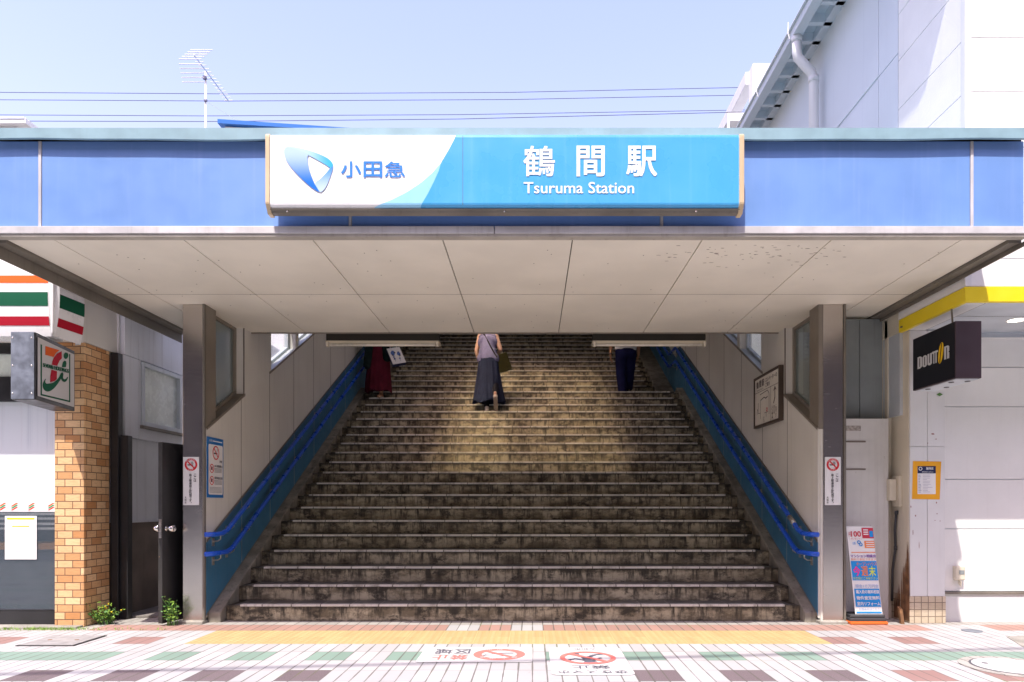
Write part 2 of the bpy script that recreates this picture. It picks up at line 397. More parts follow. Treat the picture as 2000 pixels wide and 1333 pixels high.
M = dict(
    white_tile=paving('white paving', (.43, .422, .418)), green_tile=paving('green paving', (.21, .30, .245)),
    purple_tile=paving('purple paving', (.145, .115, .12), speck=.3), red_tile=paving('red paving', (.30, .185, .165)),
    terracotta=paving('terracotta paving', (.37, .225, .185)), stone_tile=paving('stone paving', (.36, .34, .31), speck=.1),
    tactile=paving('tactile paving', (.50, .395, .20), joint=(.70, .52, .28), dots=True),
    asphalt=mat('asphalt', (.06, .06, .06), .9, bmp=.4, bsc=120),
    concrete=mat('concrete', (.34, .32, .28), .85, var=.3, bmp=.4, streak=.6, spots=.4),
    alley=mat('alley concrete', (.22, .20, .18), .9, var=.35, bmp=.4, spots=.6),
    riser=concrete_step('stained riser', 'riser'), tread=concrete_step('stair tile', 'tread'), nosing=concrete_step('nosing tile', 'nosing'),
    curb=mat('curb concrete', (.26, .235, .19), .85, var=.35, scale=5, bmp=.5, streak=.85, dirt=(.05, .045, .035)),
    fascia=mat('blue fascia', (.155, .29, .60), .42, var=.09, scale=1.2, streak=.2, dirt=(.3, .4, .75), bmp=.12, bsc=14),
    cap=mat('verdigris cap', (.24, .38, .43), .6, var=.12, scale=5, streak=.3, dirt=(.2, .3, .32)),
    greytrim=mat('grey cream trim', (.42, .39, .34), .5, var=.15, scale=3, streak=.3), alu=mat('aluminium trim', (.58, .565, .56), .45, .1, var=.14, scale=4, streak=.35, dirt=(.3, .26, .22)),
    dull=mat('dull edge', (.20, .18, .15), .6, .2, var=.2, streak=.4),
    soffit=mat('soffit board', (.76, .715, .615), .7, var=.07, scale=1.6, streak=0, spots=.05, bmp=.05),
    gap=ink('dark gap', (.03, .027, .022), .9),
    panel=mat('beige panel', (.70, .68, .62), .5, var=.07, scale=1.5, streak=.16, dirt=(.3, .26, .2)),
    dado=mat('blue dado', (.045, .17, .29), .45, var=.16, scale=2.5, streak=.28, dirt=(.10, .22, .34)),
    rail=mat('blue rail', (.014, .10, .62), .3, var=.03, scale=2),
    steel=brushed('stainless column'), bracket=mat('bracket metal', (.5, .47, .42), .35, .8),
    winframe=mat('window frame', (.58, .63, .66), .45, .1, var=.12, streak=.2), beigeframe=mat('beige frame', (.24, .21, .17), .5, .2, var=.1),
    clear_pane=glass('clear pane', (.75, .82, .85), .04, .22), pane=glass('window pane', (.20, .25, .24), .04, .72), frost=mat('frosted pane', (.78, .84, .76), .25, var=.15, scale=3),
    white=mat('white paint', (.70, .70, .69), .5, var=.05, streak=.12, dirt=(.5, .48, .44)),
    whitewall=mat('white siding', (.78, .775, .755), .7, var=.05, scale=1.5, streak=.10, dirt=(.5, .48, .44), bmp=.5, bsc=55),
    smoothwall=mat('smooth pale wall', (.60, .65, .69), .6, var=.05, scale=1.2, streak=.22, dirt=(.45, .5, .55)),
    dirtywhite=mat('dirty white door', (.66, .64, .61), .5, var=.08, streak=.2, spots=.5, dirt=(.22, .18, .14)),
    greysteel=mat('grey panel', (.27, .30, .30), .5, .1, var=.15, streak=.3), cladding=mat('metal cladding', (.70, .72, .75), .5, .0, var=.10, scale=1.6, streak=.35, dirt=(.22, .2, .18)),
    brown=mat('stained brown wall', (.20, .165, .14), .85, var=.3, streak=.5), black=mat('black paint', (.022, .022, .024), .35, var=.3, spots=.3, dirt=(.12, .1, .08)),
    rustedge=mat('worn door edge', (.03, .028, .026), .6, var=.4, scale=12, spots=.9, dirt=(.30, .17, .08)),
    chrome=brushed('chrome', (.75, .72, .68), .15), brick=brick('orange brick tile', (.52, .24, .085), (.80, .54, .29), (.13, .07, .04), .1465, .07, .004),
    basetile=brick('beige base tile', (.50, .40, .28), (.60, .50, .37), (.20, .15, .11), .068, .068, .004, 0),
    rust=mat('rust stain', (.23, .115, .05), .9, var=.5, scale=9, streak=.8, dirt=(.1, .05, .025)),
    yellow=mat('yellow band', (.80, .62, .012), .42, var=.05, spots=.08), orange=mat('orange base', (.80, .17, .03), .4),
    darkgrey=mat('dark rubber', (.055, .055, .06), .6), cream=mat('cream plastic', (.66, .60, .48), .45, var=.06),
    signwhite=mat('sign white', (.84, .84, .84), .3, var=.02, streak=.04), signblue=mat('sign blue', (.072, .37, .70), .3, var=.06, scale=.9, streak=.12, dirt=(.35, .65, .92)),
    signpale=mat('sign pale blue', (.30, .62, .86), .3, var=.03), signcap=mat('sign end cap', (.60, .46, .28), .45, var=.08, streak=.2),
    ink_black=ink('black ink', (.03, .03, .035)), ink_red=ink('red ink', (.62, .03, .04)), ink_white=ink('white ink', (.82, .82, .82)), ink_blue=ink('blue ink', (.03, .21, .66)),
    ink_brown=ink('brown ink', (.10, .075, .06)), faded_red=ink('faded red', (.72, .20, .17)), faded_black=ink('faded black', (.13, .13, .16)),
    paper=mat('paper', (.80, .79, .78), .6, var=.03), floorfilm=mat('floor film', (.60, .59, .575), .55, var=.06, scale=5),
    s_orange=ink('stripe orange', (.74, .12, .015), .75), s_green=ink('stripe green', (.004, .095, .045), .75), s_red=ink('stripe red', (.42, .006, .025), .75),
    galv=mat('galvanised', (.26, .29, .34), .45, .6, var=.3, scale=7), coffee=mat('dark brown box', (.055, .035, .04), .4, var=.1, spots=.08),
    darkface=ink('black sign face', (.012, .013, .018), .35), silver=ink('silver letters', (.55, .56, .57), .3), bean=ink('yellow bean', (.80, .50, .01), .4),
    sunorange=mat('orange tape', (.82, .38, .01), .5, var=.08), navy=ink('navy print', (.02, .03, .09)),
    posterblue=ink('poster blue', (.02, .28, .70)), posterorange=ink('poster orange', (.80, .25, .10)), pink=ink('poster pink', (.78, .05, .33)), lime=ink('poster lime', (.65, .75, .10)), purple=ink('poster purple', (.22, .09, .38)), crimson=ink('poster crimson', (.55, .05, .08)),
    cover=mat('iron cover', (.36, .35, .34), .7, .2, var=.2, scale=14, spots=.4), ring=ink('cover groove', (.10, .10, .11), .8),
    skin=mat('skin', (.58, .36, .26), .5, var=.05, scale=9), tanskin=mat('tanned skin', (.42, .22, .13), .5, var=.05, scale=9),
    hair=mat('dark hair', (.02, .015, .012), .45, var=.3, scale=30), lavender=mat('lavender knit', (.135, .13, .25), .85, var=.1, scale=20, bmp=.4, bsc=160, spec=.08),
    skirt=mat('navy chiffon', (.010, .013, .034), .75, var=.2, scale=8, bmp=.2, spec=.08), redskirt=mat('dark red cloth', (.10, .012, .025), .8, var=.2, scale=6, bmp=.2, spec=.08),
    darkgreen=mat('black green cardigan', (.012, .022, .022), .85, var=.3, scale=10, bmp=.3, spec=.08), pants=mat('navy trousers', (.012, .014, .06), .75, var=.25, scale=7, bmp=.3, spec=.08),
    shirt=mat('white shirt', (.72, .72, .72), .8, var=.06, scale=12, bmp=.3, spec=.08), pack=mat('black backpack', (.012, .012, .018), .7, var=.2, scale=14, bmp=.3, spec=.08),
    olive=mat('olive leather', (.03, .028, .008), .5, var=.25, scale=8, bmp=.2, spec=.08), shoe=mat('shoe canvas', (.62, .56, .50), .7), sole=mat('shoe sole', (.34, .27, .21), .8),
    leaf=mat('weed leaf', (.22, .38, .05), .5, var=.35, scale=25), leafdark=mat('weed leaf dark', (.09, .22, .05), .5, var=.3, scale=25), flower=ink('yellow flower', (.85, .62, .02)),
    wire=ink('wire', (.10, .10, .16), .6), bgwhite=mat('far white wall', (.74, .74, .73), .7, var=.05, streak=.15), bgblue=ink('blue roof edge', (.02, .13, .42)),
    pale_metal=mat('pale metal', (.60, .64, .68), .4, .3), shadowmetal=mat('eave metal', (.50, .57, .62), .5, .2),
)

def translucent(name, col):
    """made-up frosted roof sheet: passes sunlight as a soft forward lobe"""
    m = bpy.data.materials.new(name); m.use_nodes = True; nt = m.node_tree; nt.nodes.clear()
    o = N(nt, 'ShaderNodeOutputMaterial'); t = N(nt, 'ShaderNodeBsdfTranslucent'); t.inputs[0].default_value = (*col, 1)
    r = N(nt, 'ShaderNodeBsdfRefraction'); r.inputs['Color'].default_value = (*col, 1); r.inputs['Roughness'].default_value = .50; r.inputs['IOR'].default_value = 1.3
    x = N(nt, 'ShaderNodeMixShader'); x.inputs[0].default_value = .96
    nt.links.new(t.outputs[0], x.inputs[1]); nt.links.new(r.outputs[0], x.inputs[2])
    nt.links.new(x.outputs[0], o.inputs[0]); return m
M['added_skylight'] = translucent('added roof sheet', (1.0, .84, .54))

# ------------------------------------------------------------------ ground
def structure(mb, name, mats, label=None, **kw):
    o = mb.build(name, mats, None, **kw); tag(o, label, None, None, 'structure'); return o

g = MB(); g.add([(-400, -400, -.03), (400, -400, -.03), (400, 400, -.03), (-400, 400, -.03)], [(0, 1, 2, 3)])
structure(g, 'ground', M['asphalt'])
RY = [4.47 + .302 * i for i in range(8)]
g = MB()
PM = ['white_tile', 'green_tile', 'purple_tile', 'red_tile', 'terracotta', 'stone_tile', 'tactile']
def paver(ix, iy):
    """colour of the paving cell ix (0.3 m from X=-1.7) in row iy (0.302 m from 4.47 m)"""
    x = -1.7 + .3 * ix + .15
    if iy >= 7: return 'stone_tile'
    if iy == 6:
        if -4.0 < x < -3.05 : return 'terracotta'
        if x <= -4.0: return 'stone_tile'
        if -.9 < x < -.45 or -.25 < x < .15: return 'white_tile'
        if 3.75 < x < 4.3 : return 'white_tile'
        return 'terracotta'
    if iy in (4, 5) and -2.95 < x < 2.45: return 'tactile'
    if iy == 4 and ix % 2 == 0 and (x < -2.95 or 2.45 < x < 3.5): return 'red_tile'
    r = iy % 5
    if iy == 2 or (iy < 0 and r == 2):
        if x < -3.2 or 2.35 < x < 3.7: return 'green_tile' if x < 4.2 else 'white_tile'
        return 'green_tile' if ix % 2 == 0 else 'white_tile'
    if iy == 0 or (iy < 0 and r == 0):
        if iy == 0 and -1.2 < x < .5: return 'white_tile'
        if ix % 2 == 0: return 'red_tile' if x > 2.3 else 'purple_tile'
    return 'white_tile'
for iy in range(-30, 12):
    y0 = 4.47 + .302 * iy
    for ix in range(-34, 46):
        x0 = -1.7 + .3 * ix
        g.add([(x0, y0, 0), (x0 + .3, y0, 0), (x0 + .3, y0 + .302, 0), (x0, y0 + .302, 0)], [(0, 1, 2, 3)], PM.index(paver(ix, iy)))
structure(g, 'pavement', [M[k] for k in PM])
g = MB(); g.box(-4.3, -3.24, 6.99, 14, .004, .02); structure(g, 'alley_path', M['alley'])
g = MB(); g.box(-12, -4.26, 6.37, 6.52, -.02, .018); structure(g, 'kerb_strip', M['concrete'], bevel=.006)

# ------------------------------------------------------------------ staircase
R_, T_, D0 = .1615, .298, 6.8
D20 = D0 + 19 * T_                 # nosing of the landing
D21 = 13.40                        # first riser of the upper flight
XL, XR = -3.07, 2.68
st = thing('staircase', 'wide stained concrete staircase with pale nosings rising under the blue canopy', 'staircase', (-.2, 6.8, 0))
def line1(d): return R_ + (R_ / T_) * (d - D0)
ZL = 20 * R_
def line2(d): return ZL + R_ + (R_ / T_) * (d - D21)
NU = 18
for n in range(1, 21 + NU):
    low = n <= 20
    y0 = D0 + T_ * (n - 1) if low else D21 + T_ * (n - 21)
    z1 = n * R_; z0 = z1 - R_
    if n == 20: y1 = D21 + .05
    elif n == 20 + NU: y1 = 22.0
    else: y1 = y0 + T_ + .04
    xr = XR if low else 2.46
    b = MB()
    b.box(XL + .09, xr - .09, y0, y1, z0 - .12, z1, 0)
    for q in (4,): b.m[-6 + 5] = 1     # top face is tread tile
    b.box(XL, XL + .088, y0 + .045, y1, z0 - .12, z1 - .012, 0); b.box(xr - .088, xr, y0 + .045, y1, z0 - .12, z1 - .012, 0)
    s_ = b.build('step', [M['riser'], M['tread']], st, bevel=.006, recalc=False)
    k = MB(); k.box(XL + .16, xr - .17, y0 - .008, y0 + .05, z1 - .016, z1 + .006)
    k.build('nosing', M['nosing'], s_, bevel=.003)
def curb(x0, x1, upper_x0, upper_x1):
    b = MB()
    poly = [(6.72, -.05), (12.72, -.05 + 2.6), (13.3, ZL - .3), (13.3, ZL + .03), (12.94, ZL + .03), (12.72, line1(12.72) - .02), (6.72, line1(6.72) - .02), (6.72, -.05)][:-1]
    b.prx(poly, x0, x1)
    b.build('side_curb', M['curb'], st, bevel=.008)
    b = MB(); b.prx([(13.25, ZL - .4), (19.2, line2(19.2) - .6), (22, line2(18.2)-.6), (22, line2(18.5) - .02), (18.5, line2(18.5) - .02), (13.45, line2(13.45) - .02), (13.25, ZL + .01)], upper_x0, upper_x1)
    b.build('side_curb', M['curb'], st, bevel=.008)
curb(-3.198, XL - .001, -3.198, XL - .001); curb(XR + .001, 2.798, 2.461, 2.798)

# ------------------------------------------------------------------ stair hall (walls, dado, windows, roof)
hall = thing('stair_hall', 'beige panelled stair hall with blue dado and slanted windows behind the canopy', 'stair hall', (-.2, 7, 0))
def sill(d): return 1.86 + .535 * (d - 6.61)
def roofz(d): return 3.14 if d < 7.77 else 3.34 + .542 * (d - 7.77)
def low(d):
    """bottom edge of the dado, following flight, landing and flight"""
    return max(min(line1(d) + .03, 99), -1)
WINS = [(6.9, 7.58), (8.36, 9.22), (9.34, 10.2), (10.32, 11.18)]
SEAM = [6.69, 7.50, 8.31, 9.15, 9.98, 10.82, 11.65, 12.49, 13.3, 14.1, 15.0, 15.8, 16.7, 17.5, 18.4, 19.2, 20.0, 22.0]
for sgn, xi in ((-1, -3.2), (1, 2.8)):
    xo = xi + sgn * .16
    def span(a, b): return (min(a, b), max(a, b))
    b = MB()
    b.prx([(6.68, 0), (22, 0), (22, sill(22)), (6.68, sill(6.68))], *span(xi + sgn * .02, xo), m=0)
    for a, c in zip(SEAM[:-1], SEAM[1:]):
        a += .006; c -= .006
        zb = lambda d: (.1 + .5 * (d - 6.8)) if d < 12.7 else 2.9
        b.prx([(a, zb(a)), (c, zb(c)), (c, sill(c)), (a, sill(a))], *span(xi, xi + sgn * .0195), m=0)
    for q in SEAM[1:-1]:
        zq = (line1(q) + .69) if q < 12.9 else (line1(12.95) + .69 if q < 13.5 else line2(q) + .69)
        b.box(*span(xi - sgn * .0008, xi + sgn * .01), q - .0055, q + .0055, zq, sill(q) - .01, 1)
    b.box(*span(xi - sgn * .0008, xi + sgn * .01), 7.575, 7.585, sill(7.58), 3.14, 1)
    solid = [(7.58, 8.36), (9.22, 9.34), (10.2, 10.32), (11.18, 22)]
    for a, c in solid:
        p = [(a, sill(a) + .001), (c, sill(c) + .001), (c, roofz(c)), (a, roofz(a))]
        if a < 7.77 < c: p = [(a, sill(a) + .001), (c, sill(c) + .001), (c, roofz(c)), (7.771, roofz(7.771)), (7.77, 3.14), (a, 3.14)]
        b.prx(p, *span(xi, xo), m=0)
    b.build('wall', [M['panel'], M['brown']], hall)
    # dado
    b = MB()
    H = .655
    segs = [6.69, 7.50, 8.31, 9.15, 9.98, 10.82, 11.65, 12.49, 12.72]
    x_ = span(xi - sgn * .006, xi - sgn * .0005)
    sm = MB()
    for q in segs[1:-1] + [14.1, 15.0, 15.8, 16.7]:
        l_ = line1(q) if q < 13 else line2(q)
        sm.box(*span(xi - sgn * .0066, xi - sgn * .001), q - .005, q + .005, l_ - .02, l_ + H + .02)
    sm.build('dado_joint', M['bracket'], hall)
    for a, c in zip(segs[:-1], segs[1:]):
        a += .002; c -= .002
        b.prx([(a, line1(a) - .03), (c, line1(c) - .03), (c, line1(c) + H + .03), (a, line1(a) + H + .03)], *x_)
    b.prx([(12.722, line1(12.72) - .03), (12.95, ZL + .02), (13.3, ZL + .02), (13.3, line1(12.94) + H + .03), (12.94, line1(12.94) + H + .03), (12.722, line1(12.722) + H + .03)], *x_)
    for a, c in zip([13.304, 14.1, 15.0, 15.8, 16.7, 17.5, 18.4], [14.096, 14.996, 15.796, 16.696, 17.496, 18.396, 22]):
        b.prx([(a, line2(a) - .03), (c, line2(c) - .03), (c, line2(c) + H + .03), (a, line2(a) + H + .03)], *x_)
    b.build('dado', M['dado'], hall)
    b = MB()   # thin dark strip that closes the dado's top and bottom edges
    for off in (H + .034, -.034):
        b.prx([(6.69, line1(6.69) + off), (12.72, line1(12.72) + off), (12.72, line1(12.72) + off + .022), (6.69, line1(6.69) + off + .022)], *span(xi - sgn * .012, xi - sgn * .0065))
    b.build('trim', M['dull'], hall)
    # sill trim line
    b = MB(); b.prx([(6.7, sill(6.7) - .012), (7.58, sill(7.58) - .012), (7.58, sill(7.58) + .014), (6.7, sill(6.7) + .014)], *span(xi - sgn * .012, xi - sgn * .001))
    b.prx([(8.3, sill(8.3) - .012), (11.2, sill(11.2) - .012), (11.2, sill(11.2) + .014), (8.3, sill(8.3) + .014)], *span(xi - sgn * .012, xi - sgn * .001))
    b.build('trim', M['beigeframe'], hall)
    for i, (a, c) in enumerate(WINS):
        fm = M['beigeframe'] if i == 0 else M['winframe']
        xf0, xf1 = span(xi + sgn * .085, xi + sgn * .135)
        t = .05
        top = lambda d: roofz(d) - (.004 if i == 0 else .05)
        b = MB()
        b.prx([(a, sill(a) + .002), (c, sill(c) + .002), (c, sill(c) + t), (a, sill(a) + t)], xf0, xf1)
        b.prx([(a, sill(a) + t), (a + t, sill(a + t) + t), (a + t, top(a + t)), (a, top(a))], xf0, xf1)
        b.prx([(c - t, sill(c - t) + t), (c, sill(c) + t), (c, top(c)), (c - t, top(c - t))], xf0, xf1)
        b.prx([(a + t, top(a + t) - t), (c - t, top(c - t) - t), (c - t, top(c - t)), (a + t, top(a + t))], xf0, xf1)
        # slanted sill board inside the recess
        b.prx([(a, sill(a) + .002), (c, sill(c) + .002), (c, sill(c) + .012), (a, sill(a) + .012)], *span(xi - sgn * .01, xi + sgn * .084))
        wdw = b.build('window', fm, hall, bevel=.003)
        p = MB(); xp = xi + sgn * .11
        p.prx([(a + t, sill(a + t) + t), (c - t, sill(c - t) + t), (c - t, top(c - t) - t), (a + t, top(a + t) - t)], xp - .003, xp + .003)
        p.build('pane', M['pane'] if i == 0 else M['clear_pane'], wdw)
    if sgn:
        b = MB(); b.prx([(6.68, sill(6.68) + .002), (6.9, sill(6.9) + .002), (6.9, 3.14), (6.68, 3.14)], *span(xi, xo))
        b.build('jamb', M['beigeframe'], hall)
# roof in slabs with unseen slots added for the sun patch and its skylight
b = MB()
SKA, SKB, SX0, SX1 = 8.5, 13.4, -1.85, 1.05
def slab(y0, y1, x0, x1):
    b.prx([(y0, roofz(y0)), (y1, roofz(y1)), (y1, roofz(y1) + .12), (y0, roofz(y0) + .12)], x0, x1)
slab(7.78, SKA, -3.36, 2.96); slab(SKB, 22.2, -3.36, 2.96); slab(SKA, SKB, -3.36, SX0); slab(SKA, SKB, SX1, 2.96)
slab(SKA, SKB, -.92, -.42)
b.build('roof', mat('dark hall roof', (.13, .12, .10), .8), hall)  # unseen roof, coloured dark to cut fill light in the hall
for xa_, xb_ in ((SX0, -.92), (-.42, SX1)):
    b = MB(); b.add([(xa_, SKA, roofz(SKA) + .06), (xb_, SKA, roofz(SKA) + .06), (xb_, SKB, roofz(SKB) + .06), (xa_, SKB, roofz(SKB) + .06)], [(0, 1, 2, 3)])
    b.build('added_skylight', M['added_skylight'], hall)  # unseen roof sheet added to throw the warm patch on the stairs
b = MB(); b.box(-3.36, 2.96, 22.0, 22.15, 0, roofz(22.1)); b.build('back_wall', M['panel'], hall)
b = MB(); b.box(-3.3, 2.9, 7.78, 7.86, 3.13, 3.36); b.build('lintel', M['dull'], hall)

# ------------------------------------------------------------------ handrails
def rail_path(x, dz, zlow, sgn, lowd):
    """side rail: level end, slope, level over the landing, slope"""
    dh = D0 + (zlow - dz - R_) * T_ / R_
    zt = line1(12.95) + dz
    dt = D21 + (zt - dz - ZL - R_) * T_ / R_
    return [(x + sgn * .05, 6.60, zlow), (x, 6.66, zlow), (x, dh - .06, zlow), (x, dh + .06, zlow + .05 * .62), (x, 12.9, line1(12.9) + dz), (x, 12.98, zt + .005), (x, dt - .04, zt + .005), (x, dt + .06, zt + .04), (x, 18.3, line2(18.3) + dz), (x, 18.6, line2(18.3) + dz + .05)]
def handrail(sgn, xi, label):
    t = thing('handrail', label, 'handrail', (xi, 6.8, 0), 'blue twin handrails along the stair walls')
    x = xi - sgn * .085
    for dz, zl in ((.65, .87), (.40, .68)):
        b = MB(); b.tube(rail_path(x, dz, zl, sgn, 0), .024, 14)
        b.build('rail', M['rail'], t, smooth=True)
        ds = [6.82, 7.12] + [7.5 + .84 * i for i in range(7)] + [13.2] + [14.0 + .84 * i for i in range(6)]
        for d in ds:
            if d < 7: z = zl
            elif d < 12.95: z = line1(d) + dz
            elif d < 13.5: z = line1(12.95) + dz
            else: z = line2(d) + dz
            k = MB()
            k.tube([(x, d, z - .02), (x, d, z - .055), (x + sgn * .03, d, z - .075), (xi - sgn * .008, d, z - .075)], .007, 6)
            k.obox((xi - sgn * .010, d, z - .085), (.004, 0, 0), (0, .022, 0), (0, 0, .04)); k.obox((x, d, z - .021), (.014, 0, 0), (0, .03, .0), (0, 0, .003))
            k.build('bracket', M['bracket'], t)
    if sgn > 0:
        d = 7.14; k = MB(); k.tube([(x, d - .07, line1(d - .07) + .65), (x, d + .07, line1(d + .07) + .65)], .0255, 12); k.build('sleeve', M['bracket'], t, smooth=True)
    return t
handrail(-1, -3.2, 'blue twin handrail on the wall with the blue-bordered smoking notice')
handrail(1, 2.8, 'blue twin handrail with a bare metal joint, on the wall with the framed route map')

# ------------------------------------------------------------------ columns and their stickers
SM = M['steel']
col = thing('steel_column', 'square stainless steel column beside the open black door and weeds', 'column', (-3.32, 6.77, 0), 'stainless columns under the canopy')
b = MB(); b.box(-3.42, -3.222, 6.67, 6.875, .02, 3.118); b.build('shaft', SM, col, bevel=.006)
b = MB(); b.box(-3.47, -3.2, 6.62, 6.88, .0, .028); b.build('base_plate', M['concrete'], col, bevel=.005)
b = MB(); b.box(-3.22, -3.2, 6.66, 6.69, .03, 3.118); b.build('edge_strip', M['dull'], col)
def dup(root, loc, label=None):
    r = root.copy(); COL.objects.link(r); r.location = loc; ORG[r.name] = Vector(loc)
    if label: r['label'] = label
    for ch in [c for c in bpy.data.objects if c.parent == root]:
        c = ch.copy(); COL.objects.link(c); c.parent = r
        for gch in [q for q in bpy.data.objects if q.parent == ch]:
            d = gch.copy(); COL.objects.link(d); d.parent = c
    return r
dup(col, (2.94, 6.77, 0), 'square stainless steel column beside the leaning advertising stand')

def column_notice(x, label):
    pl = Plane((x, 6.668, 1.155), (1, 0, 0), (0, 0, 1)); Wd, Hh = .155, .47
    t = thing('smoking_notice', label, 'notice', (x, 6.668, 1.155), 'no-smoking notices on the columns')
    b = MB(); rect(b, pl, 0, Wd, 0, Hh, 1); b.build('sheet', M['paper'], t)
    b = MB(); c = (Wd / 2, Hh - .075); ring(b, pl, *c, .043, .062, 2, 0); bar(b, pl, (c[0] - .032, c[1] + .032), (c[0] + .032, c[1] - .032), .012, 5, 0)
    rect(b, pl, c[0] - .033, c[0] + .012, c[1] - .008, c[1] + .002, 3, 1)
    rect(b, pl, c[0] + .014, c[0] + .02, c[1] - .008, c[1] + .002, 3, 1)
    for i in range(3): bar(b, pl, (c[0] + .008 + .008 * i, c[1] + .006), (c[0] + .0 + .008 * i, c[1] + .03), .003, 3, 1)
    for ang, chs in ((90, '路上喫煙禁止'), (270, '区域内')):
        for i, ch in enumerate(chs):
            a = rad(ang + ((len(chs) - 1) / 2 - i) * 19 * (1 if ang == 90 else -1)); q = (c[0] + .0525 * math.cos(a), c[1] + .0525 * math.sin(a))
            txt(b, pl, ch, q[0] - .0065, q[0] + .0065, q[1] - .0065, q[1] + .0065, 4, 2)
    b.build('emblem', [M['ink_red'], M['ink_black'], M['ink_white']], t)
    b = MB()
    vtxt(b, pl, 'ここは', .106, .130, Hh - .165, .024, 3, bold=.01)
    vtxt(b, pl, '路上喫煙禁止区域です。', .060, .086, Hh - .165, .0245, 3, bold=.012)
    vtxt(b, pl, '大和市', .016, .034, Hh - .385, .022, 3, bold=.005)
    b.build('lettering', M['ink_black'], t)
column_notice(-3.412, 'white upright no-smoking notice on the column next to the black door')
column_notice(2.856, 'white upright no-smoking notice on the column next to the white steel door')

# ------------------------------------------------------------------ canopy
cy0, cy1 = 5.02, 7.77; cx0, cx1 = -4.0, 3.625
can = thing('station_canopy', 'flat station canopy with blue fascia panels and beige soffit over the stairs', 'canopy', (-.2, 6.4, 3.1))
b = MB()
JX = [cx0, -3.62, -1.34, .95, 3.23, cx1]
for a, c in zip(JX[:-1], JX[1:]):
    q = MB(); q.box(a + .012, c - .012, cy0, cy0 + .04, 3.19, 3.83); q.build('fascia_panel', M['fascia'], can, bevel=.004)
b = MB(); b.box(cx0, cx1, cy0 + .042, cy0 + .1, 3.16, 3.89); b.box(cx0, cx0 + .04, cy0 + .1, cy1 - .0, 3.17, 3.6); b.box(cx1 - .04, cx1, cy0 + .1, cy1, 3.17, 3.6); b.box(cx0, cx1, cy0 + .1, cy1, 3.6, 3.66)
b.build('frame', M['gap'], can)
for a in JX[1:-1]:
    b = MB(); b.box(a - .0105, a + .0105, cy0 - .006, cy0 + .041, 3.192, 3.828); b.build('joint_cover', M['alu'], can, bevel=.002)
b = MB()
n = 60                            # the cap strip sags a little between its fixings
def capz(x): return 3.824 - .012 * abs(math.sin((x + 1.34) * math.pi / 2.29)) * (1 + .3 * math.sin(x * 5))
for i in range(n):
    x0 = cx0 + (cx1 - cx0) * i / n; x1 = cx0 + (cx1 - cx0) * (i + 1) / n
    b.add([(x0, 4.96, capz(x0)), (x1, 4.96, capz(x1)), (x1, 4.96, 3.895), (x0, 4.96, 3.895), (x0, 5.2, 3.91), (x1, 5.2, 3.91), (x0, 4.985, capz(x0)), (x1, 4.985, capz(x1)), (x0, 4.985, 3.85), (x1, 4.985, 3.85)],
          [(0, 1, 2, 3), (3, 2, 5, 4), (0, 6, 7, 1), (6, 8, 9, 7)])
b.add([(cx0, 5.2, 3.91), (cx1, 5.2, 3.91), (cx1, cy1, 3.86), (cx0, cy1, 3.86)], [(0, 1, 2, 3)])
b.build('roof_cap', M['cap'], can, recalc=False)
b = MB()
for a, c in ((cx0, -.281), (-.275, cx1)):
    b.box(a, c, 4.975, 5.06, 3.135, 3.188)
b.build('bottom_trim', M['alu'], can, bevel=.003)
b = MB(); b.box(cx0, cx1, 4.985, 5.056, 3.116, 3.134); b.build('drip_edge', M['greytrim'], can)
b = MB()
SXJ = [cx0 + .1, -3.549, -2.586, -1.629, -.666, .297, 1.259, 2.217, 3.18, cx1 - .1]
for a, c in zip(SXJ[:-1], SXJ[1:]):
    for y0, y1 in ((5.06, 6.366), (6.374, 7.765)):
        b.box(a + .004, c - .004, y0, y1, 3.12, 3.14)
b.build('soffit', M['soffit'], can, bevel=.002)
b = MB(); b.box(cx0 + .1, cx1 - .1, 6.367, 6.373, 3.1202, 3.1225); b.build('soffit_joint', M['brown'], can)
b = MB(); b.box(cx0 + .05, cx1 - .05, 5.062, cy1, 3.142, 3.158); b.build('soffit_backing', M['gap'], can)
for x, e, zz in ((cx0, cx0, 3.0), (cx1 - .098, cx1 - .012, 3.06)):
    b = MB(); b.box(x, x + .098, 5.06, cy1, 3.095, 3.139); b.box(e, e + .012, 5.0, cy1, zz, 3.094)
    b.build('edge_flange', M['dull'], can, bevel=.002)
b = MB(); b.box(-3.2, 2.8, 7.766, 7.779, 3.107, 3.14); b.build('back_edge', M['beigeframe'], can)
b = MB()                          # tiny fixings and flakes of peeling paint
for i in range(90):
    x = random.uniform(cx0 + .3, cx1 - .3); y = random.uniform(5.2, 7.6); b.box(x - .004, x + .004, y - .004, y + .004, 3.1185, 3.1205)
for i in range(75):
    x = random.gauss(1.75, .34); y = 5.16 + abs(random.gauss(0, .24)); l = random.uniform(.004, .02); h_ = random.uniform(.0015, .004); b.prz([(x - l, y), (x - l * .3, y - h_), (x + l, y - h_ * .4), (x + l * .5, y + h_), (x - l * .5, y + h_ * .6)], 3.1187, 3.1203)
b.build('soffit_specks', M['brown'], can)

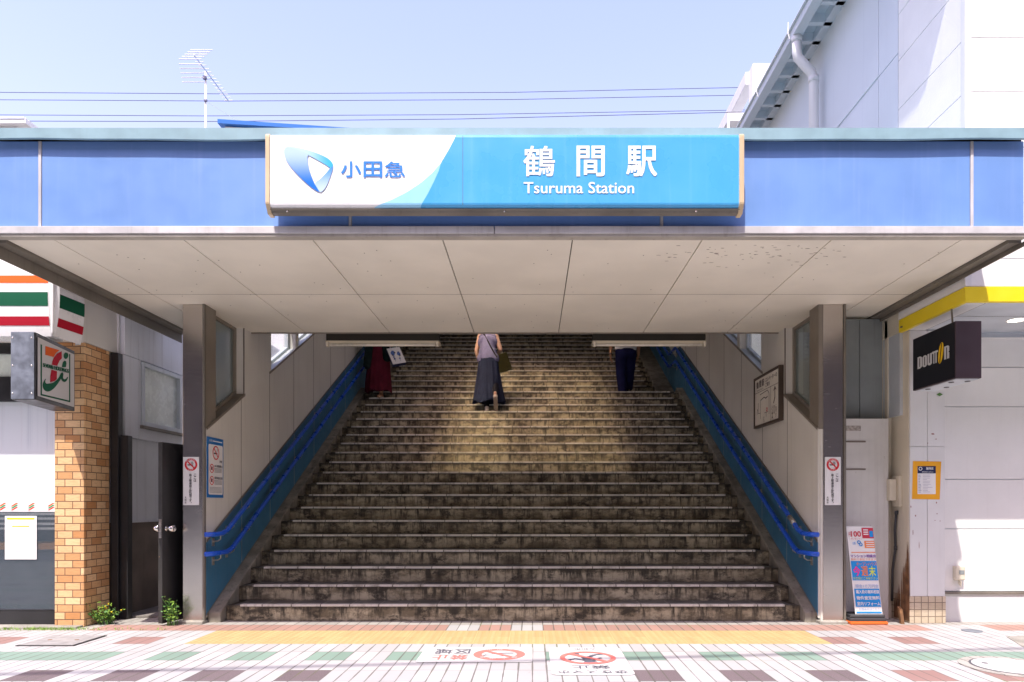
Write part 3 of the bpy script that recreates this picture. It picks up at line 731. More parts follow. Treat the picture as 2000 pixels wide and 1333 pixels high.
# ------------------------------------------------------------------ station name sign
ds = 4.85
sgn_t = thing('station_sign', 'long white and sky blue station name box hung on the blue fascia', 'station sign', (-.2, 4.95, 3.22))
sx0, sx1 = px(519, 0, ds).x, px(1453, 0, ds).x
prof = [(4.9, 3.795), (4.865, 3.79), (4.852, 3.78), (4.85, 3.765), (4.85, 3.70), (4.85, 3.62), (4.85, 3.54), (4.85, 3.46), (4.85, 3.38), (4.85, 3.30), (4.853, 3.288), (4.862, 3.276), (4.878, 3.270)]
b = MB(); b.prx(prof + [(4.945, 3.27), (4.945, 3.795)], sx0 + .03, sx1 - .033); b.build('light_box', M['signwhite'], sgn_t)
b = MB(); b.prx([(4.872, 3.2685), (4.885, 3.243), (4.93, 3.240), (4.944, 3.2685)], sx0 + .02, sx1 - .02)
b.prx([(4.864, 3.2675), (4.866, 3.262), (4.874, 3.256), (4.8715, 3.2675)], sx0 + .021, sx1 - .021)
b.box(-1.4, -1.3, 4.93, 5.019, 3.30, 3.42); b.box(.9, 1.0, 4.93, 5.019, 3.30, 3.42)
b.build('bottom_rail', M['dull'], sgn_t, bevel=.002)
b = MB()
for x in (560, 985, 1360): p = px(x, 415, 4.87); b.ell((p.x, 4.877, 3.252), .009, .006, .006, 8, 6)
b.build('catch', M['chrome'], sgn_t)
for a, c in ((sx0, sx0 + .029), (sx1 - .032, sx1)):
    b = MB(); b.prx([(y - .008 if y < 5 else y, z + .004) for y, z in prof[1:11]] + [(4.874, 3.252), (4.886, 3.236), (4.946, 3.234), (4.946, 3.80)], a, c); b.build('end_cap', M['signcap'], sgn_t, bevel=.002)
def curve_x(pts, y):
    for (x0, y0), (x1, y1) in zip(pts[:-1], pts[1:]):
        if y0 <= y <= y1: return x0 + (x1 - x0) * (y - y0) / max(1e-6, y1 - y0)
    return pts[0][0] if y < pts[0][1] else pts[-1][0]
C1 = [(892, 258), (888, 272), (877, 293), (862, 318), (845, 338), (822, 358), (795, 376), (765, 391), (740, 401), (718, 409), (700, 414)]
C2 = [(862, 318), (857, 335), (847, 357), (836, 379), (824, 399), (819, 408), (814, 414)]
def zy(z): return 988 - (z - EYE) * F / ds
fine = []
for (y0, z0), (y1, z1) in zip(prof[:-1], prof[1:]):
    kk = 6 if abs(z1 - z0) > .03 else 2
    for i in range(kk): fine.append((y0 + (y1 - y0) * i / kk, z0 + (z1 - z0) * i / kk))
fine.append(prof[-1])
def loft(fl, fr, off):
    b = MB(); rows = []
    for y, z in fine:
        yy = zy(z); l, r = fl(yy), fr(yy)
        if r - l > .2: rows.append((px(l, 0, ds).x, px(r, 0, ds).x, y - off, z))
    for (a0, c0, y0, z0), (a1, c1, y1, z1) in zip(rows[:-1], rows[1:]):
        b.add([(a0, y0, z0), (c0, y0, z0), (c1, y1, z1), (a1, y1, z1)], [(0, 1, 2, 3)])
    return b
loft(lambda y: curve_x(C1, y), lambda y: curve_x(C2, y) + 3 if y > 318 else curve_x(C1, y), .0015).build('pale_swoosh', M['signpale'], sgn_t, recalc=False)
loft(lambda y: curve_x(C2, y) if y > 318 else curve_x(C1, y), lambda y: 1443, .003).build('blue_panel', M['signblue'], sgn_t, recalc=False)
b = MB(); x = px(904, 0, ds).x; b.box(x - .0015, x + .0015, 4.846, 4.849, 3.285, 3.775); b.build('joint', M['faded_black'], sgn_t)
spl = Plane((0, 4.8465, 0), (1, 0, 0), (0, 0, 1))
def sp_(x, y): p = px(x, y, ds); return (p.x, p.z)
def sbox(x0, y0, x1, y1): return (*[px(v, 0, ds).x for v in (x0, x1)], px(0, y1, ds).z, px(0, y0, ds).z)
b = MB()
for ch, x0, x1 in (('鶴', 1023, 1083), ('間', 1127, 1180), ('駅', 1224, 1282)): txt(b, spl, ch, *sbox(x0, 287, x1, 345), 2, bold=.011 if ch == '鶴' else .016)
txt(b, spl, 'Tsuruma Station', *sbox(1023, 357, 1238, 379), 2, bold=.008)
b.build('lettering', M['ink_white'], sgn_t)
b = MB()
for ch, x0, x1 in (('小', 667, 705), ('田', 711, 746), ('急', 752, 791)): txt(b, spl, ch, *sbox(x0, 317, x1, 347), 1, bold=.009 if ch == '急' else .016)
b.build('company_lettering', M['ink_blue'], sgn_t)
def lg(pts): return [sp_(540 + x / 7.143, 260 + y / 7.143) for x, y in pts]
def smooth(pts, closed=True, k=4):
    n = len(pts); o = []
    for i in range(n):
        p0, p1, p2, p3 = (Vector(pts[(i + j) % n]) for j in (-1, 0, 1, 2))
        for t in range(k):
            t /= k; o.append(tuple(.5 * ((2 * p1) + (p2 - p0) * t + (2 * p0 - 5 * p1 + 4 * p2 - p3) * t * t + (3 * p1 - p0 - 3 * p2 + p3) * t ** 3)))
    return o
zt_, zb_ = px(0, 288, ds).z, px(0, 375, ds).z
G1 = gradz('emblem deep blue', (.0, .15, .70), (.42, .58, .84), zb_ + .05, zt_ - .02)
G2 = gradz('emblem cyan', (.46, .64, .84), (.03, .40, .80), px(590, 0, ds).x, px(648, 0, ds).x, 0)
G3 = gradz('emblem pale', (.48, .62, .82), (.06, .28, .74), zb_, px(0, 325, ds).z)
b = MB(); flat(b, spl, smooth(lg([(175, 203), (125, 225), (110, 275), (135, 370), (205, 480), (320, 610), (440, 722), (530, 792), (600, 826), (540, 722), (485, 590), (447, 460), (437, 350), (442, 305), (330, 250)])), 2); b.build('emblem', G1, sgn_t)
b = MB(); flat(b, spl, smooth(lg([(190, 203), (300, 212), (440, 246), (600, 302), (720, 362), (782, 425), (790, 470), (757, 494), (700, 455), (580, 385), (445, 312), (330, 255)])), 1); b.build('emblem', G2, sgn_t)
b = MB(); flat(b, spl, smooth(lg([(790, 470), (782, 525), (742, 645), (692, 760), (645, 815), (606, 827), (545, 715), (620, 645), (700, 562), (757, 494)])), 1.5); b.build('emblem', G3, sgn_t)

# ------------------------------------------------------------------ fluorescent fixtures
fl = thing('fluorescent_light', 'unlit cream tube light hanging above the woman with the red skirt', 'light fixture', (-1.715, 7.85, 3.0), 'unlit tube lights at the canopy back edge')
b = MB(); b.box(-2.36, -1.07, 7.80, 7.93, 3.035, 3.118); b.build('housing', M['gap'], fl, bevel=.004)  # housing coloured near-black to paint in the shade on it
b = MB(); b.prx([(7.79, 3.034), (7.80, 2.998), (7.93, 2.998), (7.94, 3.034)], -2.365, -1.065); b.build('reflector', mat('aged reflector', (.50, .44, .32), .45), fl, bevel=.003)
b = MB(); b.tube([(-2.32, 7.80, 2.985), (-1.11, 7.80, 2.985)], .014, 12); b.build('tube', mat('tube glass', (.70, .66, .56), .25), fl, smooth=True)
for x in (-2.355, -1.10): b = MB(); b.box(x, x + .026, 7.775, 7.825, 2.965, 3.02); b.build('socket', M['cream'], fl, bevel=.004)
dup(fl, (1.335, 7.85, 3.0), 'unlit cream tube light hanging above the man with the backpack')

# ------------------------------------------------------------------ blue bordered notice on the left stair wall
pl = Plane((-3.199, 6.70, 1.23), (0, 1, 0), (0, 0, 1)); pl.n = Vector((1, 0, 0))
t = thing('smoking_rules_board', 'blue bordered no-smoking rules board on the beige stair wall', 'notice board', (-3.2, 6.85, 1.23))
Wd, Hh = .345, .6
b = MB(); b.box(-3.1995, -3.189, 6.70, 6.70 + Wd, 1.23, 1.83); b.build('board', mat('board blue', (.01, .16, .48), .4), t, bevel=.002)
pl.o = Vector((-3.189, 6.70, 1.23))
b = MB(); rrect(b, pl, .02, Wd - .02, .03, Hh - .07, .02, 1); b.build('sheet', M['paper'], t)
b = MB(); txt(b, pl, '小田急電鉄', .03, .10, Hh - .048, Hh - .022, 1); rect(b, pl, .11, .31, Hh - .040, Hh - .030, 1); b.build('heading', M['ink_white'], t)
b = MB(); ring(b, pl, Wd / 2, .45, .058, .07, 2, 0); bar(b, pl, (Wd / 2 - .045, .495), (Wd / 2 + .045, .405), .012, 3, 0); rect(b, pl, Wd / 2 - .045, Wd / 2 + .03, .437, .45, 2, 1); bar(b, pl, (Wd / 2 + .02, .455), (Wd / 2 + .03, .49), .006, 2, 1)
for cb in (.29, .17):
    ring(b, pl, .085, cb, .036, .045, 2, 0); bar(b, pl, (.06, cb + .025), (.11, cb - .025), .007, 3, 0); rect(b, pl, .068, .10, cb - .015, cb + .018, 2, 1)
b.build('emblem', [M['ink_red'], M['ink_black']], t)
b = MB(); txt(b, pl, '禁煙', .25, .31, .355, .38, 2, bold=.015); txt(b, pl, '歩行喫煙禁止', .14, .315, .305, .33, 2, bold=.02); txt(b, pl, '携帯電話注意', .14, .315, .185, .21, 2, bold=.02)
for y in (.29, .278, .266, .254, .17, .158, .146, .134): rect(b, pl, .14, .30, y, y + .004, 2)
for y in (.10, .088, .076, .064, .052): rect(b, pl, .04, .30, y, y + .003, 2)
b.build('lettering', M['faded_black'], t)

# ------------------------------------------------------------------ framed route map on the right stair wall
t = thing('route_map_board', 'brown framed station route map board with an upward arrow on the stair wall', 'map board', (2.8, 8.0, 2.1))
ya, yb, za, zb = 7.60, 8.48, 2.10, 2.72
b = MB(); b.box(2.745, 2.798, ya, ya + .03, za, zb); b.box(2.745, 2.798, yb - .03, yb, za, zb); b.box(2.745, 2.798, ya + .03, yb - .03, za, za + .03); b.box(2.745, 2.798, ya + .03, yb - .03, zb - .03, zb); b.build('frame', mat('bronze frame', (.085, .062, .048), .4, .3), t, bevel=.004)
b = MB(); b.box(2.756, 2.797, ya + .03, yb - .03, za + .03, zb - .03); b.build('panel', mat('map panel', (.82, .78, .69), .35), t)
pl = Plane((2.756, yb - .03, za + .03), (0, -1, 0), (0, 0, 1)); Wd, Hh = yb - ya - .06, zb - za - .06
b = MB()
rect(b, pl, 0, Wd, Hh - .165, Hh - .16, 1)
for ch, a in (('鶴', .06), ('間', .16), ('駅', .26)): txt(b, pl, ch, a, a + .07, Hh - .11, Hh - .03, 1, bold=.025)
txt(b, pl, 'Tsuruma Station', .06, .30, Hh - .145, Hh - .125, 1)
txt(b, pl, 'エレベーターの', .38, .76, Hh - .08, Hh - .03, 1, bold=.015); txt(b, pl, 'ご案内', .38, .52, Hh - .14, Hh - .09, 1, bold=.015)
rect(b, pl, .55, .555, 0, Hh - .165, 1)
bar(b, pl, (.69, .25), (.69, .37), .018, 1); flat(b, pl, [(.64, .33), (.69, .385), (.74, .33), (.69, .35)], 1); bar(b, pl, (.69, .255), (.65, .19), .022, 1)
pts = [(.18, .36), (.45, .375), (.50, .33), (.50, .09)]
for p, q in zip(pts[:-1], pts[1:]): bar(b, pl, p, q, .008, 1)
pts = [(.20, .29), (.33, .31), (.38, .29), (.45, .30)]
for p, q in zip(pts[:-1], pts[1:]): bar(b, pl, p, q, .012, 1)
for p, q in (((.20, .29), (.20, .07)), ((.12, .27), (.12, .14)), ((.13, .14), (.20, .14)), ((.34, .12), (.46, .12)), ((.40, .12), (.40, .07))): bar(b, pl, p, q, .006, 1)
vtxt(b, pl, '東口', .08, .11, .20, .03, 1, bold=.01); vtxt(b, pl, '改札口', .30, .34, .08, .02, 1)
for a, s_ in ((.59, 'エレベーター'), (.65, '西口方面'), (.71, 'ご利用下さい')): vtxt(b, pl, s_, a, a + .035, .165, .022, 1, bold=.01, gap=.1)
b.build('print', M['ink_brown'], t)
b = MB(); ring(b, pl, .43, .15, .015, .025, 2); b.build('location_mark', M['ink_red'], t)
#PART2
# ------------------------------------------------------------------ convenience store on the left
store = thing('convenience_store', 'convenience store with striped fascia, orange brick tile pillar and white blinds', 'store', (-6, 6.5, 0))
b = MB(); b.box(-4.53, -4.25, 6.47, 6.86, 0, 2.698); b.build('pillar', M['brick'], store, bevel=.006)
b = MB(); b.box(-9.5, -4.24, 6.2, 6.98, 2.7, 3.9); b.build('bulkhead', M['panel'], store, bevel=.006)
b = MB(); b.box(-4.239, -4.222, 6.965, 6.985, 2.0, 3.6); b.build('corner_strip', M['white'], store)
b = MB(); b.box(-9.5, -4.54, 6.98, 12, 0, 3.8); b.build('rear_wall', M['panel'], store)
b = MB()
for z0, z1 in ((2.598, 2.69), (2.143, 2.378), (.02, .15)): b.box(-9.5, -4.532, 6.50, 6.56, z0, z1)
b.box(-9.5, -4.532, 6.495, 6.51, .15, .158)
b.build('window_frame', M['black'], store, bevel=.003)
b = MB(); b.box(-9.5, -4.532, 6.53, 6.54, 2.379, 2.597); b.build('transom', M['frost'], store)
def blind_mat():
    m, nt, b = newmat('window blind')
    c = mix(nt, ramp(nt, noise(nt, pos(nt, (5.5, 0, .15)), 1.6, 3), .5, .68, 0, .45), (.78, .83, .86), (.58, .50, .52))
    c = mix(nt, ramp(nt, noise(nt, pos(nt, (11, 0, .1), (3, 0, 0)), 1.6, 2), .5, .7, 0, .5), c, (.52, .58, .64))
    sp = N(nt, 'ShaderNodeSeparateXYZ'); nt.links.new(pos(nt), sp.inputs[0])
    c = mix(nt, ramp(nt, sp.outputs[2], 1.62, 1.78), (.80, .84, .87), c)  # paler below: sunlight under the fascia's shadow painted into the colour
    nt.links.new(c, b.inputs['Base Color']); b.inputs['Roughness'].default_value = .22; return m
b = MB(); b.box(-9.5, -4.532, 6.545, 6.555, 1.19, 2.142); b.build('blind', blind_mat(), store)
pane = MB(); pane.box(-9.5, -4.532, 6.515, 6.521, .16, 1.09); pw = pane.build('window', glass('shop glass', (.10, .13, .16), .03, .38), store)
b = MB(); b.box(-9.5, -4.532, 6.525, 6.532, 1.091, 1.189); b.build('stripe_band', M['white'], store)
b = MB(); pl = Plane((-9.5, 6.525, 1.09), (1, 0, 0), (0, 0, 1))
for x in (8, 31.5, 64.5, 103):
    a = px(x - 4, 0, 6.525).x + 9.5
    for i, m in enumerate((2, 1, 0)):
        bb = .022 + i * .019
        flat(b, pl, [(a - .03, bb - .006), (a - .012, bb - .008), (a + .04, bb + .024), (a + .022, bb + .026)], 1, m)
b.build('stripe_mark', [M['s_orange'], ink('stripe bright green', (.01, .32, .11)), ink('stripe bright red', (.75, .05, .02))], store)
b = MB()
for z in (1.06, 1.015, .965, .92): b.box(-9.5, -4.532, 6.526, 6.532, z, z + .022)
b.build('shelf_slats', M['white'], store)
b = MB(); b.box(-9.5, -4.532, 6.526, 6.9, .73, .79); b.build('counter', mat('counter wood', (.50, .25, .08), .5), store)
b = MB(); b.box(-9.5, -4.532, 6.90, 6.95, 0, 2.2); b.build('inner_wall', mat('store inside', (.30, .31, .33), .6, var=.3, scale=1.2), store)
b = MB(); b.box(-9.5, -4.532, 6.6, 6.95, 0, .02); b.build('inner_floor', M['brown'], store)
# striped fascia that bulges outward and turns the corner
def bulge(z): t = (z - 2.634) / (3.36 - 2.634); return .045 * (1 - (2 * t - 1) ** 2)
def ribbon(z0, z1, off, part0, part1):
    b = MB(); k = max(2, int((z1 - z0) / .03)); zs = [z0 + (z1 - z0) * i / k for i in range(k + 1)]
    for za, zb in zip(zs[:-1], zs[1:]):
        def ring_(z):
            q = bulge(z) + off
            return [(-9.5, 5.985 - q, z), (-4.217, 5.985 - q, z), (-4.207 + q * .5, 5.99 - q * .6, z), (-4.2 + q, 6.0, z), (-4.17 + q * .8, 6.3, z), (-4.24, 6.33, z)]
        r0, r1 = ring_(za), ring_(zb)
        for i in range(part0, part1): b.add([r0[i], r0[i + 1], r1[i + 1], r1[i]], [(0, 1, 2, 3)])
    return b
ab = ribbon(2.634, 3.36, 0, 0, 5)
ab.box(-9.5, -4.26, 6.03, 6.199, 2.64, 3.35)
sf = thing('striped_fascia', 'white plastic shop fascia with orange, green and red bands', 'shop fascia', (-6, 6.0, 2.6))
body = ab.build('light_box', M['signwhite'], sf, recalc=False)
for nm, z0, z1 in (('s_orange', 3.088, 3.155), ('s_green', 2.888, 3.008), ('s_red', 2.723, 2.799)):
    q = ribbon(z0, z1, .003, 0, 1); q2 = ribbon(z0, z1, .003, 3, 4); n0 = len(q.v); q.v += q2.v; q.f += [tuple(i + n0 for i in f) for f in q2.f]; q.m += q2.m
    q.build('stripe', M[nm], sf, recalc=False)
b = MB(); zs = [2.64 + .036 * i for i in range(21)]
b.tube([(-4.209 + bulge(z) * .5, 5.990 - bulge(z) * .7 - .002, z) for z in zs], .011, 8); b.build('corner_rib', M['signwhite'], sf, smooth=True)
b = MB(); b.box(-4.245, -4.165, 6.301, 6.335, 2.66, 3.36); b.build('end_plate', M['white'], sf, bevel=.004)

# projecting box sign
d0_, d1_, X0_, X1_ = 5.6, 6.3, -4.075, -4.22
t = thing('projecting_shop_sign', 'black framed projecting sign with a big orange and red seven on a galvanised box', 'shop sign', (-4.25, 6, 2.0))
zA, zB = 2.02, 2.575
b = MB(); b.prz([(X0_ - .004, d0_), (X1_ - .004, d1_), (X1_ - .2, d1_), (X0_ - .2, d0_)], zA, zB); b.build('box', M['black'], t, bevel=.004)
b = MB(); b.box(X0_ - .2, X0_ - .01, d0_ - .006, d0_ - .001, zA + .005, zB); b.build('end_plate', M['galv'], t, bevel=.002)
b = MB()
for x in (X0_ - .185, X0_ - .03):
    for z in (zA + .05, (zA + zB) / 2, zB - .05): b.ell((x, d0_ - .007, z), .007, .004, .007, 8, 6)
b.build('rivets', M['chrome'], t)
pl = Plane((X0_, d0_, zA), (X1_ - X0_, d1_ - d0_, 0), (0, 0, 1)); LW = math.hypot(X1_ - X0_, d1_ - d0_)
def sv(cx, cy):
    x, y = cx / 6.06, 640 + cy / 6.06; k = (x - 1040) / F
    s_ = (X0_ - d0_ * k) / ((d1_ - d0_) * k - (X1_ - X0_)); d = d0_ + (d1_ - d0_) * s_
    return (s_ * LW, EYE + (988 - y) * d / F - zA)
def sp2(pts): return [sv(*p) for p in pts]
b = MB(); flat(b, pl, [(.03, .035), (LW - .025, .035), (LW - .025, zB - zA - .035), (.03, zB - zA - .035)], 1); b.build('face', mat('sign face', (.60, .59, .58), .7, var=.03, spec=.2), t)
b = MB()
for p in ([(478, 198), (494, 205), (494, 800), (478, 800)], [(816, 312), (829, 318), (829, 885), (816, 880)], [(478, 785), (829, 868), (829, 887), (478, 803)]): flat(b, pl, sp2(p), 2)
flat(b, pl, smooth(sp2([(775, 296), (800, 310), (803, 340), (790, 365), (772, 374), (755, 360), (750, 330), (760, 305)])), 3)
flat(b, pl, sp2([(742, 410), (760, 393), (778, 400), (782, 430), (775, 470), (728, 470)]), 3)
flat(b, pl, smooth(sp2([(538, 605), (530, 640), (545, 665), (590, 662), (640, 645), (690, 595), (715, 545), (740, 535), (725, 590), (690, 650), (640, 715), (590, 752), (550, 758), (515, 735), (500, 690), (508, 650)])), 3)
flat(b, pl, smooth(sp2([(722, 540), (745, 548), (742, 590), (752, 612), (775, 610), (792, 588), (800, 590), (788, 625), (765, 645), (738, 638), (720, 610), (712, 570)])), 3)
b.build('green_mark', M['s_green'], t)
b = MB(); flat(b, pl, sp2([(533, 220), (700, 270), (660, 300), (630, 350), (533, 325)]), 3); b.build('orange_mark', M['s_orange'], t)
b = MB(); flat(b, pl, sp2([(725, 282), (728, 365), (700, 395), (678, 440), (675, 455), (610, 440), (615, 405), (635, 355), (670, 310)]), 3); flat(b, pl, sp2([(605, 500), (670, 520), (668, 610), (640, 635), (590, 650), (592, 580)]), 3); b.build('red_mark', M['s_red'], t)
b = MB(); V, Fc = glyphs('SEVEN&i HOLDINGS', 0); x1 = max(v[0] for v in V); y1 = max(v[1] for v in V)
def warp(x, y, dx=0): return sv(500 + 305 * (x / x1) + dx, 465 - (45 * y / y1) + 75 * (x / x1))
for i, dx in enumerate((-2.5, 0, 2.5)): b.add([pl.at(*warp(x, y, dx), 4 + .1 * i) for x, y in V], Fc)
b.build('lettering', M['s_green'], t)
# notice sheet on the shop glass
t = thing('shop_notice', 'white paper notice with a yellow heading stuck on the shop window', 'notice', (-5, 6.51, .6))
p0, p1 = px(10, 1093, 6.512), px(72, 1008, 6.512); pl = Plane((p0.x, 6.512, p0.z), (1, 0, 0), (0, 0, 1)); Wd, Hh = p1.x - p0.x, p1.z - p0.z
b = MB(); rect(b, pl, 0, Wd, 0, Hh, 1); b.build('sheet', M['paper'], t)
b = MB(); rect(b, pl, .02, Wd - .02, Hh - .035, Hh - .018, 2); rect(b, pl, .07, Wd - .07, Hh - .105, Hh - .094, 2); b.build('heading', ink('notice yellow', (.82, .58, .03)), t)
b = MB()
for i, (y, a0, a1) in enumerate(((.345, .05, .11), (.345, .22, .27), (.30, .02, .035), (.27, .07, .16), (.235, .07, .24), (.20, .09, .21), (.165, .10, .13), (.165, .20, .22), (.12, .07, .24), (.09, .04, .26), (.075, .04, .24), (.055, .04, .27), (.04, .04, .22), (.025, .04, .25))): rect(b, pl, a0, a1, y, y + .004, 2)
b.build('lettering', mat('pale print', (.50, .49, .55), .6), t)

# ------------------------------------------------------------------ alley: neighbour building, gate, weeds
nb = thing('metal_clad_building', 'grey metal clad building along the alley with one frosted window', 'building', (-4.6, 10, 0))
b = MB()
for a, c in ((7.0, 7.247), (7.253, 8.247), (8.253, 9.247), (9.253, 14)):
    for z0, z1 in ((1.86, 2.697), (2.703, 3.7)):
        if a == 7.253 and z0 < 2: b.box(-4.5, -4.18, a, c, 1.86, 2.0); b.box(-4.5, -4.18, a, 7.29, 2.0, 2.697); b.box(-4.5, -4.18, 8.12, c, 2.0, 2.697)
        else: b.box(-4.5, -4.18, a, c, z0, z1)
b.build('wall', M['cladding'], nb, bevel=.003)
b = MB(); b.box(-4.5, -4.22, 7.0, 14, .99, 1.858); b.build('lower_wall', M['cladding'], nb)
b = MB(); b.box(-4.5, -4.225, 7.0, 14, 0, .97); b.build('plinth', M['brown'], nb)
b = MB(); b.box(-4.5, -4.20, 7.0, 14, .971, .989); b.build('ledge', M['cladding'], nb)
b = MB(); b.box(-4.5, -4.3, 6.99, 14, 3.7, 3.8); b.build('roof', M['cladding'], nb)
b = MB(); y0, y1, z0, z1, e = 7.30, 8.11, 2.01, 2.69, .045
b.box(-4.24, -4.165, y0, y0 + e, z0, z1); b.box(-4.24, -4.165, y1 - e, y1, z0, z1); b.box(-4.24, -4.165, y0 + e, y1 - e, z0, z0 + e); b.box(-4.24, -4.165, y0 + e, y1 - e, z1 - e, z1)
fr = b.build('window', M['winframe'], nb, bevel=.004)
b = MB(); b.box(-4.215, -4.205, y0 + e, y1 - e, z0 + e, z1 - e); b.build('pane', M['frost'], fr)
b = MB(); b.box(-4.24, -4.145, y0 - .03, y1 + .03, z0 - .035, z0 - .003); b.build('sill', M['dull'], fr, bevel=.003)
b = MB(); b.box(-4.2, -3.4, 14, 14.1, 0, 3.6); tag(b.build('alley_end_wall', M['cladding'], None), 'grey wall closing the far end of the narrow alley', 'wall')

gt = thing('gate_post', 'tall black steel gate post between the brick pillar and the alley', 'gate post', (-4.17, 6.93, 0))
b = MB(); b.box(-4.247, -4.17, 6.87, 6.95, .0, 2.69); b.build('tall_post', M['black'], gt, bevel=.004)
b = MB(); b.box(-4.168, -4.09, 6.90, 6.98, .0, 1.86); b.build('stop_post', M['black'], gt, bevel=.004)
dr = thing('alley_door', 'black steel door standing open in the alley with round chrome knobs', 'door', (-3.44, 7.1, 0))
h0, h1 = Vector((-3.44, 7.12, 0)), Vector((-3.555, 6.525, 0)); dd = (h1 - h0).normalized(); nn = Vector((dd.y, -dd.x, 0)) * -1
ctr = (h0 + h1) / 2; hl = (h1 - h0).length / 2
b = MB(); b.obox(ctr + Vector((0, 0, .89)), dd * hl, nn * .022, Vector((0, 0, .868))); b.build('leaf', M['black'], dr, bevel=.004)
b = MB(); b.obox(h1 + dd * .001 + Vector((0, 0, .89)), dd * .003, nn * .0215, Vector((0, 0, .866))); b.build('edge', M['rustedge'], dr)
b = MB(); kc = h1 - dd * .055 + Vector((0, 0, .93))
for s_ in (-1, 1):
    b.tube([kc + nn * s_ * .02, kc + nn * s_ * .028], .026, 14); b.tube([kc + nn * s_ * .028, kc + nn * s_ * .05], .011, 10)
    b.tube([kc + nn * s_ * .048, kc + nn * s_ * .06, kc + nn * s_ * .100, kc + nn * s_ * .108], [.022, .034, .034, .024], 14)
b.build('knob', M['chrome'], dr, smooth=True)
b = MB(); b.obox(h1 + dd * .0045 + Vector((0, 0, .93)), dd * .002, nn * .015, Vector((0, 0, .09))); b.build('lock_plate', M['chrome'], dr)

def weed(x, y, name, label, n, h, spread, flowers):
    t = thing('weed', label, 'weed', (x, y, 0), 'weeds at the alley mouth')
    st_ = MB(); lf = MB(); fl_ = MB()
    for i in range(n):
        a = random.uniform(0, 6.28); r = random.uniform(.0, spread); hh = h * random.uniform(.35, 1)
        p0 = Vector((x + random.gauss(0, .03), y + random.gauss(0, .02), 0)); p2 = p0 + Vector((r * math.cos(a), r * .6 * math.sin(a) - .02, hh))
        p1 = (p0 + p2) / 2 + Vector((0, 0, hh * .2)); st_.tube([p0, p1, p2], [.003, .0025, .0015], 5)
        for j in range(9):
            q = p0 + (p2 - p0) * random.uniform(.25, 1.02) + Vector((random.gauss(0, .018), random.gauss(0, .015), random.gauss(.01, .012)))
            l = random.uniform(.014, .034); u = Vector((random.gauss(0, 1), random.gauss(-.3, 1), random.gauss(.2, .5))).normalized(); v = u.cross(Vector((random.gauss(0, .4), random.gauss(0, .4), 1))).normalized()
            wv = u.cross(v) * l * .18
            lf.add([q, q + u * l * .5 + v * l * .42 + wv, q + u * l * 1.0 + v * l * .25, q + u * l * 1.25, q + u * l * 1.0 - v * l * .25, q + u * l * .5 - v * l * .42 + wv], [(0, 1, 2), (0, 2, 3), (0, 3, 4), (0, 4, 5)], random.choice((0, 0, 1)))
        if i < flowers: fl_.ell(p2 + Vector((0, -.01, .012)), .008, .008, .006, 7, 5)
    st_.build('stem', M['leafdark'], t); lf.build('leaves', [M['leaf'], M['leafdark']], t, recalc=False)
    if flowers: fl_.build('flowers', M['flower'], t)
weed(-4.12, 6.62, 'weed', 'bushy green weed with tiny yellow flowers at the foot of the brick pillar', 22, .20, .17, 6)
weed(-3.46, 6.56, 'weed', 'light green weed growing beside the foot of the steel column', 16, .27, .10, 0)
g = MB()
for i in range(420):
    x = random.uniform(-5.2, -3.4); y = 6.33 + random.gauss(0, .02)
    if random.random() < .75: x = random.gauss(-4.5, .22)
    a = random.uniform(0, 6.28); h_ = random.uniform(.012, .035); u = Vector((math.cos(a), math.sin(a), 0)) * .004
    g.add([Vector((x, y, 0)) - u, Vector((x, y, 0)) + u, Vector((x + random.gauss(0, .012), y + random.gauss(0, .012), h_))], [(0, 1, 2)])
tag(g.build('grass', M['leaf'], None, recalc=False), 'sparse grass in the paving joint by the store', 'grass', None, 'stuff')

# ------------------------------------------------------------------ coffee shop building on the right
cs = thing('coffee_shop_building', 'white panelled coffee shop building with yellow band and pale blue eave', 'building', (6, 7, 0))
BX, BD = 3.64, 5.74
b = MB()                            # corner block, panel by panel so the joints are real
zs = [2.99, 3.23, 3.70, 4.165, 4.63, 5.085, 5.57, 6.03, 6.5, 7.0]
for z0, z1 in zip(zs[:-1], zs[1:]):
    b.box(BX, 9.5, BD, 6.79, z0 + .004, z1 - .004)
b.build('corner_wall', M['whitewall'], cs)
b = MB(); b.box(BX + .012, 9.4, BD + .012, 6.79, 2.87, 7.0); b.box(BX + .012, 9.3, 6.79, 18.3, 2.05, 7.0); b.build('core', M['pale_metal'], cs)
b = MB(); b.box(BX - .006, BX + .05, BD - .006, BD + .05, 2.992, 7.0); b.build('corner_strip', M['white'], cs, bevel=.004)
b = MB()
for y0, y1, z0, z1 in ((6.80, 7.176, 3.12, 5.65), (7.184, 18.3, 3.12, 5.635), (6.80, 7.176, 5.662, 7.0), (7.184, 18.3, 5.672, 7.0)): b.box(BX, BX + .2, y0, y1, z0, z1)
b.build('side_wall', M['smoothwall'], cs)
b = MB(); b.box(BX, BX + .2, 7.11, 18.3, 0, 3.115); b.box(BX + .001, BX + .2, 6.795, 7.109, 2.87, 3.115); b.build('lower_side_wall', M['cream'], cs)
b = MB(); b.box(BX - .36, 9.5, 5.2, 18.6, 7.12, 7.2); b.box(BX - .1, BX + .1, 6.8, 18.3, 7.0, 7.12); b.build('roof', M['pale_metal'], cs)
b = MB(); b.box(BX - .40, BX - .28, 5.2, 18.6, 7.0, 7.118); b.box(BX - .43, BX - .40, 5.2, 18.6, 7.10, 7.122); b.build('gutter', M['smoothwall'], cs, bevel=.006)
for i in range(34):
    y = 6.9 + .34 * i; q = MB(); q.box(BX - .279, BX - .005, y, y + .06, 7.0, 7.115); q.build('rafter', M['smoothwall'], cs)
b = MB(); b.box(BX - .278, BX - .004, 5.2, 18.5, 7.105, 7.119); b.build('eave_board', M['shadowmetal'], cs)
